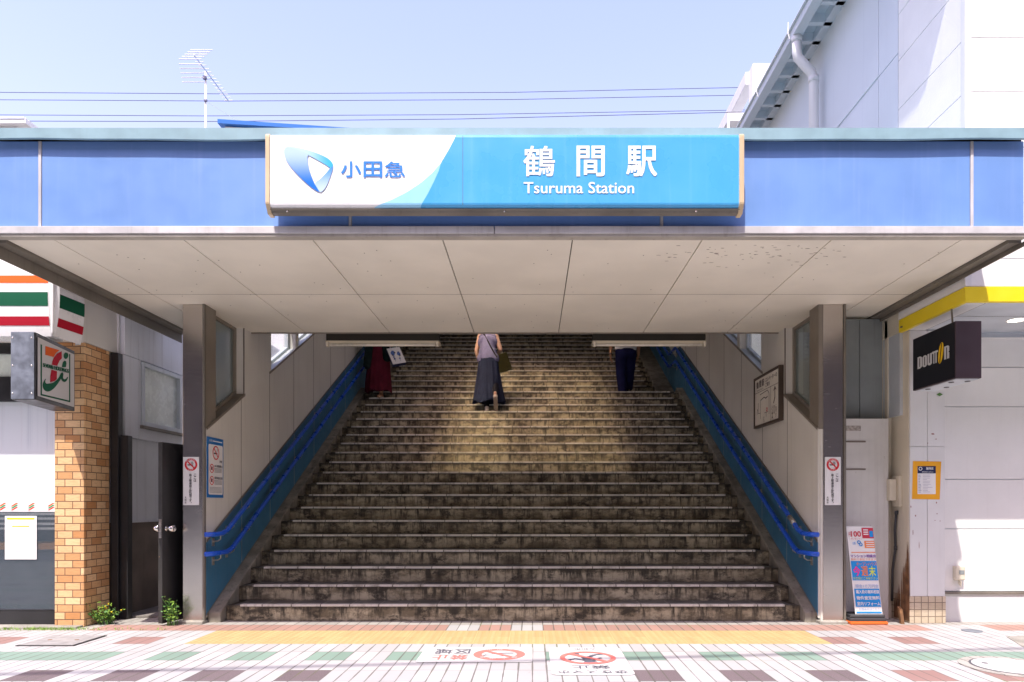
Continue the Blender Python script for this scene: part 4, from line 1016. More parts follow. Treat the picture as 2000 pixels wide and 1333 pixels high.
for y in (7.35, 8.55, 9.75, 10.95):
    q = MB(); q.tube([(BX - .42, y, 6.99), (BX - .44, y, 7.06), (BX - .435, y, 7.2)], .008, 6); q.build('gutter_hook', M['white'], cs)
b = MB(); y = 8.52; b.tube([(BX - .34, y, 7.0), (BX - .34, y, 6.80), (BX - .325, y, 6.74), (BX - .16, y, 6.56), (BX - .13, y, 6.48), (BX - .13, y, 3.3)], .058, 14); b.tube([(BX - .13, y, 6.50), (BX - .13, y, 6.43)], .064, 14); b.tube([(BX - .34, y, 7.0), (BX - .34, y, 6.93)], .064, 14)
b.build('downpipe', M['white'], cs, smooth=True)
# yellow band and soffit
b = MB(); b.box(BX - .008, 9.6, BD - .012, BD + .03, 2.862, 2.988); b.box(BX - .008, BX + .03, BD + .03, 6.77, 2.862, 2.988); b.build('yellow_band', M['yellow'], cs, bevel=.003)
b = MB(); b.box(BX + .02, 9.5, BD + .03, 6.80, 2.875, 2.89); b.box(BX + .03, BX + .2, BD + .06, 6.78, 2.866, 2.876); b.build('soffit', M['white'], cs)
b = MB(); b.box(BX + .2, BX + .21, BD + .06, 6.7, 2.868, 2.8745); b.box(BX + .2, 9.5, 6.2, 6.21, 2.870, 2.8745); b.build('soffit_joint', M['dull'], cs)
e_, nt_, bs_ = newmat('downlight glow'); bs_.inputs['Emission Color'].default_value = (1, .93, .75, 1); bs_.inputs['Emission Strength'].default_value = 2.0
p = px(1985, 628, 6.33)
b = MB(); b.tube([(p.x, 6.33, 2.874), (p.x, 6.33, 2.868)], .085, 24); dl = b.build('downlight', M['white'], cs); b = MB(); b.tube([(p.x, 6.33, 2.868), (p.x, 6.33, 2.8665)], .07, 24); b.build('lens', e_, dl)
# ground floor
b = MB()
for z0, z1 in ((.30, .92), (.92, 1.41), (1.41, 2.13), (2.13, 2.52)):
    b.box(4.032, 9.5, 6.77, 6.9, z0 + .004, z1 - .004)
b.build('wall', M['whitewall'], cs)
b = MB(); b.box(4.032, 9.5, 6.785, 6.9, .28, 2.88); b.build('wall_backing', M['pale_metal'], cs)
b = MB(); b.box(4.032, 9.5, 6.76, 6.90, 2.525, 2.80); b.box(4.032, 9.5, 6.74, 6.90, 2.80, 2.812); b.build('header', M['white'], cs)
b = MB(); b.box(4.031, 9.5, 6.745, 6.80, .275, .297); b.build('ledge', M['dull'], cs, bevel=.003)
b = MB(); b.box(4.031, 9.5, 6.765, 6.9, 0, .274); b.build('plinth', M['white'], cs)
xs = px(1811, 0, 6.67).x
b = MB(); b.box(3.69, xs - .003, 6.67, 7.10, .265, 1.725); b.box(xs + .003, 4.03, 6.67, 7.10, .265, 1.725); b.box(3.69, xs - .003, 6.67, 7.10, 1.73, 2.862); b.box(xs + .003, 4.03, 6.67, 7.10, 1.73, 2.862); b.box(3.70, 4.02, 6.68, 7.09, .2, 2.86)
b.build('pillar', M['white'], cs, bevel=.002)
b = MB(); b.box(3.683, 4.036, 6.664, 7.105, 0, .264); b.build('pillar_base', M['basetile'], cs, bevel=.004)
b = MB()                            # chipped paint on the pillar
pl = Plane((3.69, 6.6695, 0), (1, 0, 0), (0, 0, 1))
for cx_, cz_, w_, h_ in ((1822, 848, 9, 4), (1828, 858, 5, 2), (1812, 866, 2, 3), (1829, 982, 3, 5), (1788, 1008, 3, 4), (1830, 1004, 3, 2), (1826, 1017, 3, 1.5), (1836, 1018, 3, 1.5), (1779, 990, 2, 6), (1783, 1040, 1.5, 14), (1795, 1066, 1.2, 18)):
    p = px(cx_, cz_, 6.669); flat(b, pl, [(p.x - 3.69 + w_ / 420 * random.uniform(.6, 1.1) * math.cos(k * .785), p.z + h_ / 420 * random.uniform(.6, 1.1) * math.sin(k * .785)) for k in range(8)], 0.3)
b.build('chipped_paint', mat('old red paint', (.30, .14, .13), .8), cs)
b = MB(); pl = Plane((3.6815, 7.08, 0), (0, -1, 0), (0, 0, 1))   # rust run on the pillar's side
for i in range(85):
    a = random.triangular(.08, .40, .37); top = .15 + .75 * (a / .4) ** 2 * random.uniform(.45, 1.05); w_ = random.uniform(.008, .03)
    flat(b, pl, [(a, .02), (a + w_, .02), (a + w_ * .7, top * .7), (a + w_ * .5, top), (a + w_ * .2, top * .75)], .3 + i * .02)
b.build('rust_stain', M['rust'], cs)
b = MB(); b.box(3.684, 3.6895, 6.69, 7.08, .266, 2.86); b.build('side_shade_sheet', M['cream'], cs)  # beige sheet paints the dimmer light on the pillar's side as colour
b = MB(); b.box(3.641, 3.683, 7.0, 7.06, .0, 3.05); b.build('batten', M['cream'], cs, bevel=.004)
t = thing('infill_panel', 'greenish grey steel infill panel above the white steel door', 'wall panel', (3.3, 7.12, 2.05))
b = MB()
for a, c in ((2.97, 3.18), (3.186, 3.40), (3.406, 3.639)): b.box(a, c, 7.10, 7.14, 2.05, 3.09)
b.build('sheet', M['greysteel'], t, bevel=.003)
t = thing('steel_door', 'grubby white steel door with two slots beside the leaning advertising stand', 'door', (3.3, 6.92, 0))
b = MB(); b.box(2.97, 3.60, 6.90, 6.95, .0, 2.03); b.build('leaf', M['dirtywhite'], t, bevel=.004)
b = MB()
for y in (863, 917): p, q = px(1650, y, 6.9), px(1690, y, 6.9); b.box(p.x, q.x, 6.893, 6.9005, p.z - .008, p.z + .008)
b.build('slot', M['brown'], t)
b = MB(); p, q = px(1650, 842, 6.9), px(1681, 832, 6.9); b.box(p.x, q.x, 6.897, 6.8995, p.z, q.z); b.build('worn_sticker', mat('worn sticker', (.42, .38, .34), .7, var=.4, scale=40), t)
t = thing('utility_box', 'beige electrical box on the shop pillar side above a black cable', 'utility box', (3.66, 6.95, 1.15))
b = MB(); b.box(3.655, 3.685, 6.80, 6.94, 1.14, 1.45); b.build('back_plate', M['cream'], t, bevel=.006)
b = MB(); b.box(3.58, 3.654, 6.84, 6.92, 1.20, 1.42); b.build('cover', M['cream'], t, bevel=.012)
t = MB(); t.tube([(3.668, 6.88, 1.09), (3.662, 6.90, .9), (3.67, 6.90, .72), (3.655, 6.93, .5), (3.66, 6.95, .18)], .012, 8); t.tube([(3.668, 6.88, 1.10), (3.668, 6.88, 1.06)], .018, 8); t.tube([(3.67, 6.90, .74), (3.67, 6.90, .70)], .017, 8)
tag(t.build('cable', M['darkgrey'], None, smooth=True), 'black cable running down the rusty side of the shop pillar', 'cable')
t = MB(); t.prx([(6.62, .0), (6.66, .0), (6.70, .16), (6.66, .14)], 3.58, 3.61); tag(t.build('scrap_strip', M['rust'], None), 'rusty scrap strip leaning at the foot of the tiled pillar', 'scrap')
t = thing('outlet_box', 'small cream outlet box low on the sunlit white wall', 'outlet box', (4.2, 6.76, .4))
p, q = px(1861, 1133, 6.76), px(1880, 1105, 6.76); b = MB(); b.box(p.x, q.x, 6.71, 6.769, p.z, q.z); b.build('case', M['cream'], t, bevel=.012)
b = MB(); b.box(p.x + .03, q.x - .015, 6.706, 6.7095, p.z + .06, p.z + .10); b.build('label_plate', M['greysteel'], t)
b = MB(); b.prx([(6.70, p.z - .01), (6.75, p.z - .01), (6.75, p.z - .03), (6.71, p.z - .07)], q.x - .05, q.x - .045); b.tube([(p.x + .05, 6.74, p.z - .001), (p.x + .055, 6.74, p.z - .05)], .008, 8); b.build('cord', M['cream'], t)
# hours poster
t = thing('hours_poster', 'small white shop poster framed with orange tape on the pillar', 'poster', (3.85, 6.668, 1.2))
c4 = [px(1781, 975, 6.668), px(1835, 976, 6.668), px(1838, 902, 6.668), px(1783, 901, 6.668)]; pl = Plane((c4[0].x, 6.668, c4[0].z), (1, 0, 0), (0, 0, 1))
b = MB(); flat(b, pl, [(p.x - c4[0].x, p.z - c4[0].z) for p in c4], 1); b.build('tape', M['sunorange'], t)
o_ = c4[0]; rp = lambda x0, y0, x1, y1: (px(x0, y0, 6.668).x - o_.x, px(x1, y0, 6.668).x - o_.x, px(x0, y1, 6.668).z - o_.z, px(x0, y0, 6.668).z - o_.z)
b = MB(); rect(b, pl, *rp(1791.5, 911, 1827, 965.5), 2); b.build('sheet', M['paper'], t)
b = MB(); rect(b, pl, *rp(1791.5, 911, 1827, 925), 3); b.build('heading', M['navy'], t)
b = MB(); q = rp(1793, 912, 1801, 920); ring(b, pl, (q[0] + q[1]) / 2, (q[2] + q[3]) / 2, .012, .018, 4); txt(b, pl, '珈琲店', *rp(1808, 913, 1822, 918), 4, bold=.02); txt(b, pl, '営業時間のお知らせ', *rp(1800, 921, 1822, 923.5), 4); b.build('heading_lettering', M['ink_white'], t)
b = MB()
for y in range(928, 962, 3): rect(b, pl, *rp(1793, y, 1793 + random.uniform(3, 6), y + 1.3), 3); rect(b, pl, *rp(1802, y, 1806 + random.uniform(2, 17), y + .7), 3)
b.build('lettering', mat('grey print', (.38, .38, .45), .6), t)
t = MB(); p = px(1835, 771, 6.667); t.pry([(p.x - .03, p.z), (p.x, p.z - .018), (p.x + .03, p.z), (p.x, p.z + .018)], 6.664, 6.6685); tag(t.build('sticker', M['leafdark'], None), 'tiny dark green diamond sticker under the coffee sign', 'sticker')

# coffee shop projecting sign
t = thing('coffee_sign', 'dark brown projecting box sign with silver lettering and a yellow bean', 'shop sign', (3.7, 6.1, 2.2))
CX = 3.59
b = MB(); b.box(CX + .004, 3.816, 5.8, 6.45, 2.233, 2.72); b.build('box', M['coffee'], t, bevel=.004)
b = MB(); b.box(CX, CX + .0035, 5.81, 6.44, 2.24, 2.713); b.build('face', M['darkface'], t)
b = MB(); b.box(CX + .02, 3.80, 5.82, 6.43, 2.226, 2.2325); b.build('underside', M['pale_metal'], t)
b = MB()
for x, y in ((CX + .06, 5.95), (CX + .06, 6.3), (3.76, 5.9), (3.76, 6.2)): b.tube([(x, y, 2.226), (x, y, 2.221)], .022, 12)
b.build('cap', M['black'], t)
b = MB(); b.tube([(BX - .03, 6.70, 2.90), (CX + .05, 6.70, 2.91), (CX + .06, 5.95, 2.90), (CX + .06, 5.93, 2.72)], .008, 8); b.tube([(3.80, 6.40, 2.72), (3.80, 6.44, 2.80), (3.80, 6.68, 2.80)], .008, 8); b.build('bracket', M['dull'], t)
pl = Plane((CX, 6.45, 2.233), (0, -1, 0), (0, 0, 1))
def cv(cx_, cy_):
    x, y = 1750 + cx_ / 2.964, 600 + cy_ / 2.964; d = F * CX / (x - 1040); return (6.45 - d, EYE + (988 - y) * d / F - 2.233)
b = MB(); sl = MB()
for ch, x0, x1, y0, y1 in (('D', 125, 151, 284, 360), ('O', 154, 179, 277, 351), ('U', 183, 208, 266, 341), ('T', 209, 243, 250, 331), ('R', 279, 308, 221, 305)):
    a0, b0 = cv(x0, y1); a1, b1 = cv(x1, y0)
    o1 = (x1 - x0)
    top = [cv(x0, y0 + o1 * .3), cv(x1, y0)]; bot = [cv(x0, y1), cv(x1, y1 - o1 * .3)]
    (l_, bl), (r_, br) = bot; (_, tl), (_, tr) = top; w_ = r_ - l_; B0, T0 = (bl + br) / 2, (tl + tr) / 2
    def q(u, v): return (l_ + w_ * u, B0 + (T0 - B0) * v)
    if ch == 'D': flat(b, pl, [q(0, 0), q(.6, 0), q(1, .12), q(1, .88), q(.6, 1), q(0, 1)], 1)
    if ch == 'O': flat(b, pl, [q(.3, 0), q(.7, 0), q(1, .12), q(1, .88), q(.7, 1), q(.3, 1), q(0, .88), q(0, .12)], 1)
    if ch == 'U': flat(b, pl, [q(.3, 0), q(.7, 0), q(1, .12), q(1, 1), q(0, 1), q(0, .12)], 1)
    if ch == 'T': flat(b, pl, [q(.22, 0), q(.78, 0), q(.78, .84), q(1, .84), q(1, 1), q(0, 1), q(0, .84), q(.22, .84)], 1)
    if ch == 'R': flat(b, pl, [q(0, 0), q(1, 0), q(1, .42), q(.85, .5), q(1, .58), q(1, .9), q(.75, 1), q(0, 1)], 1)
    z0_, z1_ = {'D': (.13, .87), 'O': (.13, .87), 'U': (.2, 1.0), 'T': (0, .84), 'R': (0, .88)}[ch]
    rect(sl, pl, q(.44, 0)[0], q(.58, 0)[0], q(0, z0_)[1], q(0, z1_)[1], 2)
b.build('lettering', M['silver'], t); sl.build('slit_lettering', M['darkface'], t)
b = MB(); sl = MB(); (a0, b0), (a1, b1) = cv(243, 306), cv(276, 226); ca, cb = (a0 + a1) / 2, (b0 + b1) / 2
pts = []
for i in range(28):
    th = 2 * math.pi * i / 28; u_, v_ = .036 * math.cos(th), .090 * math.sin(th); pts.append((ca + u_ * .97 + v_ * .2, cb + v_ - u_ * .12))
flat(b, pl, pts, 1); b.build('bean', M['bean'], t); bar(sl, pl, (ca - .014, cb - .085), (ca + .014, cb + .085), .010, 2); sl.build('bean_slit', M['darkface'], t)

# advertising stand
t = thing('advertising_stand', 'leaning white three-sided advertising stand with colourful posters on an orange base', 'advertising stand', (3.25, 6.72, 0))
b = MB(); b.box(3.07, 3.43, 6.58, 6.86, 0.002, .03); b.build('base', M['orange'], t, bevel=.006)
b = MB(); b.box(3.075, 3.425, 6.60, 6.85, .031, .062); b.box(3.085, 3.415, 6.61, 6.84, .064, .09); b.build('weight', M['darkgrey'], t, bevel=.006)
Ob, Ot = Vector((3.145, 6.65, .092)), Vector((3.075, 6.69, .945))
b = MB(); W1 = .265
vs = [Ob, Ob + Vector((W1, 0, 0)), Ob + Vector((W1 * .5 - .07, .16, 0)), Ot, Ot + Vector((W1 - .01, 0, 0)), Ot + Vector((W1 * .5 - .07, .13, 0))]
b.add(vs, [(0, 1, 4, 3), (1, 2, 5, 4), (2, 0, 3, 5), (0, 2, 1), (3, 4, 5)]); b.build('tower', M['paper'], t)
pl = Plane(Ob + Vector((0, -.002, 0)), (1, 0, 0), Ot - Ob); Hh = (Ot - Ob).length
mats = [M['ink_red'], M['posterblue'], M['posterorange'], M['purple'], M['crimson'], M['ink_white'], M['pink'], M['lime'], mat('pale print blue', (.35, .45, .68), .6)]
b = MB(); pr = lambda m, a0, a1, b0, b1, k=1: rect(b, pl, a0 * W1, a1 * W1, b0 * Hh, b1 * Hh, k, m)
tx = lambda s_, m, a0, a1, b0, b1, k=2, bold=0: txt(b, pl, s_, a0 * W1, a1 * W1, b0 * Hh, b1 * Hh, k, m, bold)
pr(4, .55, .97, .865, .985); pr(2, .60, .97, .755, .835); pr(1, .82, .95, .88, .95, 2); pr(2, .08, .97, .70, .708)
tx('100', 4, .14, .50, .885, .945, 2, .02); tx('円', 4, .05, .12, .885, .93); tx('プレゼント！', 0, .10, .50, .85, .87); tx('応募', 1, .16, .27, .79, .825); ring(b, pl, .40 * W1, .82 * Hh, .010, .018, 2, 1); ring(b, pl, .46 * W1, .795 * Hh, .010, .018, 2, 1)
for y in (.955, .93, .905): pr(5, .60, .78, y, y + .012, 2)
for y in (.815, .79, .768): pr(5, .66, .95, y, y + .009, 2)
tx('マンション相談会', 3, .04, .97, .645, .68, 2, .02); tx('無料で参加できます', 2, .04, .97, .612, .638)
pr(1, .03, .97, .385, .605); tx('オープンハウス', 2, .22, .96, .555, .592, 2, .015); tx('今', 6, .08, .33, .435, .545, 2, .03); tx('週', 2, .38, .62, .435, .545, 2, .02); tx('末', 7, .66, .90, .435, .545, 2, .02); tx('お気軽にご来場下さい', 7, .06, .95, .393, .425)
tx('頭金1０万円台', 8, .10, .95, .30, .34, 2, .01); pr(1, .05, .97, .085, .29)
for s_, y in (('購入前の無料相談', .235), ('物件査定無料', .165), ('室内リフォーム', .10)): tx(s_, 5, .10, .95, y, y + .042, 2, .02)
pr(1, .05, .97, .012, .030); tx('お問合せはこちら', 8, .15, .90, .042, .072)
b.build('posters', mats, t)

# ------------------------------------------------------------------ covers and stickers in the pavement
t = thing('manhole_cover', 'round pale manhole cover in the pavement, right of the stairs', 'manhole cover', (3.42, 4.87, 0))
b = MB(); b.tube([(3.42, 4.87, .001), (3.42, 4.87, .005)], .33, 48); b.build('surround', M['stone_tile'], t)
b = MB(); b.tube([(3.42, 4.87, .005), (3.42, 4.87, .0065)], .262, 48); b.build('groove', M['ring'], t)
b = MB(); b.tube([(3.42, 4.87, .006), (3.42, 4.87, .009)], .245, 48); b.build('lid', M['floorfilm'], t)
b = MB()
for x, y in ((3.28, 4.95), (3.5, 4.80)): b.tube([(x, y, .009), (x, y, .0102)], .022, 16)
b.build('lift_hole', M['ring'], t)
t = thing('access_cover', 'grey rectangular steel access cover near the orange brick pillar', 'access cover', (-4, 5.8, 0))
b = MB(); b.box(-4.23, -3.75, 5.58, 6.02, .001, .006); b.build('frame', M['rustedge'], t)
b = MB(); b.box(-4.215, -3.765, 5.595, 6.005, .006, .010); b.build('lid', M['cover'], t)
b = MB()
for x in (-4.1, -3.87): b.tube([(x, 5.8, .01), (x, 5.8, .0112)], .018, 12)
b.build('lift_hole', M['rust'], t)
p = px(1898, 1233, 6.26); b = MB(); b.tube([(p.x, 6.26, .001), (p.x, 6.26, .006)], .085, 24); tag(b.build('drain_cover', M['galv'], None), 'small dark round drain cover in the pavement by the white wall', 'drain cover')
b = MB(); b.prz([(3.95, 5.45), (9, 5.2), (9, 6.0), (4.6, 6.08), (4.15, 5.98)], .0005, .004); structure(b, 'cement_patch', M['concrete'])

t = thing('floor_sticker', 'faded red no-smoking area sticker on the paving beside the yellow tactile strip', 'floor sticker', (-.4, 5.25, 0))
pl = Plane((.0, 5.53, .003), (-1, 0, 0), (0, -1, 0))
b = MB(); rrect(b, pl, 0, .86, 0, .53, .03, 1); b.build('film', M['floorfilm'], t)
b = MB(); c = (.256, .27); ring(b, pl, *c, .135, .20, 2, 0); bar(b, pl, (c[0] - .10, c[1] + .10), (c[0] + .10, c[1] - .10), .04, 3, 0)
rect(b, pl, c[0] - .11, c[0] + .06, c[1] - .05, c[1] - .025, 2, 1)
for p_, q_ in (((.10, .0), (.12, .05)), ((.12, .05), (-.02, .07)), ((-.02, .07), (-.06, .02)), ((.10, -.0), (.0, -.01))): bar(b, pl, (c[0] + p_[0], c[1] + p_[1]), (c[0] + q_[0], c[1] + q_[1]), .009, 2, 1)
for i, ch in enumerate('路上喫煙'):
    a_ = rad(135 - i * 30); q_ = (c[0] + .168 * math.cos(a_), c[1] + .168 * math.sin(a_)); txt(b, pl, ch, q_[0] - .022, q_[0] + .022, q_[1] - .022, q_[1] + .022, 4, 2)
for i, ch in enumerate('大和市'):
    a_ = rad(240 + i * 30); q_ = (c[0] + .168 * math.cos(a_), c[1] + .168 * math.sin(a_)); txt(b, pl, ch, q_[0] - .022, q_[0] + .022, q_[1] - .022, q_[1] + .022, 4, 2)
b.build('emblem', [M['faded_red'], M['faded_black'], M['floorfilm']], t)
b = MB(); txt(b, pl, '禁止', .49, .76, .285, .455, 2, 0, .015); txt(b, pl, '区域', .49, .76, .085, .255, 2, 1, .015); b.build('lettering', [M['faded_red'], M['faded_black']], t)

t = thing('floor_sticker', 'white square sticker with a crossed-out walking phone user on the paving', 'floor sticker', (.41, 5.06, 0))
pl = Plane((.70, 5.51, .003), (-1, 0, 0), (0, -1, 0))
b = MB(); rrect(b, pl, 0, .57, 0, .89, .05, 1); b.build('film', M['floorfilm'], t)
b = MB(); c = (.285, .377); ring(b, pl, *c, .172, .21, 4, 0, 48); bar(b, pl, (c[0] - .125, c[1] + .125), (c[0] + .125, c[1] - .125), .036, 4.5, 0)
disc(b, pl, c[0] - .01, c[1] + .155, .052, 3, 1)
flat(b, pl, [(c[0] - .05, c[1] + .10), (c[0] + .035, c[1] + .11), (c[0] + .05, c[1] - .03), (c[0] - .03, c[1] - .04)], 3, 1)
for p_, q_, w_ in (((.03, .09), (.09, .03), .022), ((.09, .03), (.14, .07), .02), ((-.04, .09), (-.10, .0), .024), ((.02, -.03), (.075, -.10), .036), ((.075, -.10), (.07, -.165), .03), ((-.01, -.03), (-.06, -.10), .036), ((-.06, -.10), (-.13, -.13), .03)): bar(b, pl, (c[0] + p_[0], c[1] + p_[1]), (c[0] + q_[0], c[1] + q_[1]), w_, 3, 1)
rect(b, pl, c[0] + .13, c[0] + .155, c[1] + .055, c[1] + .10, 3, 1)
b.build('emblem', [M['faded_red'], M['faded_black']], t)
b = MB(); txt(b, pl, '歩きスマホ', .045, .525, .765, .86, 2, 0, .004); txt(b, pl, '禁止', .15, .42, .62, .72, 2, 0, .006); txt(b, pl, '大和市', .19, .37, .03, .09, 2); b.build('lettering', M['faded_black'], t)

# ------------------------------------------------------------------ beyond the canopy
def wire(pts, d, r, label):
    b = MB(); b.tube([px(x, y, d) for x, y in pts], r, 6); tag(b.build('power_line', M['wire'], None), label, 'power line', 'power lines above the canopy')
wire([(-900, 172), (0, 181), (445, 184), (1000, 181), (1470, 171), (1900, 158)], 38, .016, 'topmost of the four thin power lines crossing the sky')
wire([(-900, 188), (0, 195.5), (445, 198), (1000, 195), (1470, 186), (1900, 174)], 38, .016, 'second power line from the top, crossing the antenna mast')
wire([(-900, 218), (0, 225), (400, 227), (900, 224.5), (1450, 215.5), (1900, 204)], 38, .016, 'third power line from the top, just above the blue roof edge')
wire([(-900, 231), (0, 237), (400, 238), (900, 233), (1465, 219)], 24, .011, 'lowest power line, running to the rooftop frame')
b = MB()
sA, sB = Vector((-2.81, 4.746, 0)), Vector((2.865, 5.379, 0)); up = -SUN_DIR * (10 / -SUN_DIR.z); ln = (sB - sA)
b.tube([sA + up - ln * 5, sB + up + ln * 5], .03, 8); tag(b.build('street_cable', M['wire'], None), 'overhead street cable whose soft shadow crosses the paving', 'cable')

t = thing('antenna', 'white television antenna on a mast above the canopy roof', 'antenna', (-10.05, 21, 9))
mx = px(402, 0, 21).x
b = MB(); b.tube([(mx, 21, 9.9), (mx, 21, px(0, 140, 21).z)], .032, 10); b.build('mast', M['white'], t, smooth=True)
zb_ = px(0, 118, 21).z; yb0 = 20.1; bx = mx - .25
bx0 = px(382, 0, 20.0).x; b = MB(); bz = px(0, 112, 20.0).z
b.tube([(bx0, 19.9, bz), (bx0, 22.2, bz)], .018, 8); b.tube([(bx0, 21, bz), (mx, 21, bz - .02)], .02, 8); b.build('boom', M['shadowmetal'], t)
for i in range(13):
    y = 20.25 + .16 * i; q = MB(); l = .13; q.tube([(bx0 - l, y, bz + .02), (bx0 + l, y, bz + .02)], .011, 6); q.build('element', M['white'], t)
for i in range(10):
    zz = px(0, 88 + 6.7 * i + (3 if i > 4 else 0), 19.9).z; q = MB(); l = .33; xo = px(387 - 4 * (i if i < 5 else 4), 0, 19.9).x; q.tube([(xo - l, 19.9 + .05 * abs(4.5 - i), zz), (xo + l, 19.9 + .05 * abs(4.5 - i), zz)], .013, 6); q.build('element', M['white'], t)
b = MB(); b.obox((mx, 20.93, bz - .02), (.05, 0, 0), (0, .03, 0), (0, 0, .05)); b.obox((mx + .02, 20.95, px(0, 199, 21).z), (.045, 0, 0), (0, .02, 0), (0, 0, .03)); b.build('clamp', M['wire'], t)
t = MB(); p0, p1 = px(405, 200, 21), px(470, 240, 23); t.tube([p0, p1], .006, 5); tag(t.build('guy_wire', M['white'], None), 'thin pale guy wire from the antenna mast', 'wire')

t = thing('blue_edged_house', 'white house with a sloping blue roof edge just above the canopy', 'house', (-7, 23, 0))
xa, xb = px(430, 0, 20).x, -3.9; za_ = px(0, 240, 20).z; zb2 = px(0, 252, 20).z - .14
b = MB(); b.pry([(xa + .12, 0), (xb, 0), (xb, zb2 - .1), (xa + .12, za_ - .09)], 20.05, 26); b.build('wall', M['bgwhite'], t)
b = MB(); b.pry([(xa - .03, za_ - .07), (xb + .2, zb2 - .09), (xb + .2, zb2 - .0), (xa - .03, za_ + .05)], 19.9, 26.1); b.build('roof', M['bgblue'], t)
b = MB(); b.box(-13, xa - .2, 20.2, 25, 0, 9.9); b.build('annex', M['bgwhite'], t)
t = thing('flat_roofed_house', 'white flat roofed house whose slab shows above the canopy on the left', 'house', (-13, 14, 0))
p = px(50, 230, 14); b = MB(); b.box(p.x - 6, p.x, 14, 14.42, p.z - .12, p.z); b.build('roof', M['bgwhite'], t, bevel=.01)
b = MB(); b.box(p.x - 6, p.x - .25, 14.12, 14.42, 0, p.z - .12); b.build('wall', M['bgwhite'], t)
b = MB(); b.box(p.x - 6, p.x - .02, 13.985, 13.999, p.z - .03, p.z + .012); b.build('coping', M['pale_metal'], t)

t = thing('rooftop_frame_building', 'tall white building with an open concrete frame on its roof', 'building', (11, 28, 0))
xl, ztp = px(1464, 0, 25).x, px(0, 124, 25).z
b = MB(); b.box(xl, 20, 25.3, 40, 0, 14.4); b.box(xl - .02, 20, 24.98, 25.3, 0, 14.9); b.build('wall', M['bgwhite'], t)
b = MB()
xr_ = px(1495, 0, 25).x
b.box(xl + .12, xr_, 25, 25.5, 14.9, ztp); b.box(xr_, 13, 25, 25.5, ztp - .40, ztp); b.box(12.6, 13, 25, 25.5, 14.9, ztp - .4)
b.box(xl, xl + .42, 25.5, 30.2, ztp - .48, ztp); b.box(xl, xl + .45, 29.8, 30.2, 14.4, ztp - .48); b.box(xl + .42, 13, 29.8, 30.2, ztp - .48, ztp)
b.build('open_frame', M['bgwhite'], t, bevel=.02)
b = MB(); p, q = px(1421, 236, 24), px(1462, 221, 24); b.box(p.x, q.x, 24, 24.9, p.z, q.z); b.box(p.x, p.x + .08, 24, 24.1, 14.0, p.z); b.box(p.x, q.x, 24.6, 24.9, 13.2, p.z); b.build('lower_slab', M['bgwhite'], t)

# ------------------------------------------------------------------ invented building across the street (mirrored in steel and glass, shades the hall)
t = thing('added_street_building', 'invented brown building across the street, unseen, added for reflections and shade', 'building', (0, -9, 0))
b = MB(); b.box(-24, 24, -14, -9, 3.3, 14.5); b.build('wall', mat('brownish render', (.16, .125, .105), .7, var=.2, scale=.4), t)
b = MB(); b.box(-24, 24, -14, -9.2, -.02, 3.29); b.build('shop_front', mat('dark shop front', (.09, .08, .08), .3, var=.4, scale=.5), t)
for i in range(42): xq, zq = -22 + 3.2 * (i % 14), 4.4 + 3.3 * (i // 14); q = MB(); q.box(xq, xq + 1.8, -9.02, -8.98, zq, zq + 1.8); q.build('window', M['darkface'], t)

# ------------------------------------------------------------------ people on the stairs
def remesh(mb, name, voxel, mats, parent, it=6):
    me = mb.mesh('tmp'); o = bpy.data.objects.new('tmp', me); COL.objects.link(o)
    r = o.modifiers.new('r', 'REMESH'); r.mode = 'VOXEL'; r.voxel_size = voxel; r.use_smooth_shade = True
    s_ = o.modifiers.new('s', 'SMOOTH'); s_.iterations = it; s_.factor = .5
    dg = bpy.context.evaluated_depsgraph_get(); new = bpy.data.meshes.new_from_object(o.evaluated_get(dg))
    bpy.data.objects.remove(o); bpy.data.meshes.remove(me)
    new.name = name; o0 = org(parent)
    for v in new.vertices: v.co -= o0
    new.materials.clear(); new.materials.append(mats)
    new.polygons.foreach_set('use_smooth', [True] * len(new.polygons))
    ob = bpy.data.objects.new(name, new); COL.objects.link(ob); ob.parent = parent; ORG[ob.name] = o0
    return ob

def hand(mb, wr, dr, pn, side):
    """palm, four unequal curled fingers and a thumb; dr finger direction, pn palm normal, side +1/-1 puts the thumb"""
    dr = Vector(dr).normalized(); pn = Vector(pn); pn = (pn - dr * pn.dot(dr)).normalized(); wv = dr.cross(pn) * side
    k = wr + dr * .075
    for s_ in (-.024, -.008, .008, .024): mb.cap(wr + dr * .012 + wv * s_ * .7, k + wv * s_, .014, .0115, 8)
    for s_, l in ((-.028, .055), (-.0095, .068), (.0095, .072), (.028, .062)):
        a = k + wv * s_; m_ = a + dr * l * .5 + pn * .008; e = m_ + dr * l * .42 + pn * .022
        mb.cap(a, m_, .0095, .0085, 8); mb.cap(m_, e, .0085, .007, 8)
    a = wr + dr * .02 + wv * .024; m_ = a + wv * .022 + dr * .03 + pn * .01; e = m_ + dr * .03 + pn * .014
    mb.cap(a, m_, .012, .0105, 8); mb.cap(m_, e, .0105, .008, 8)

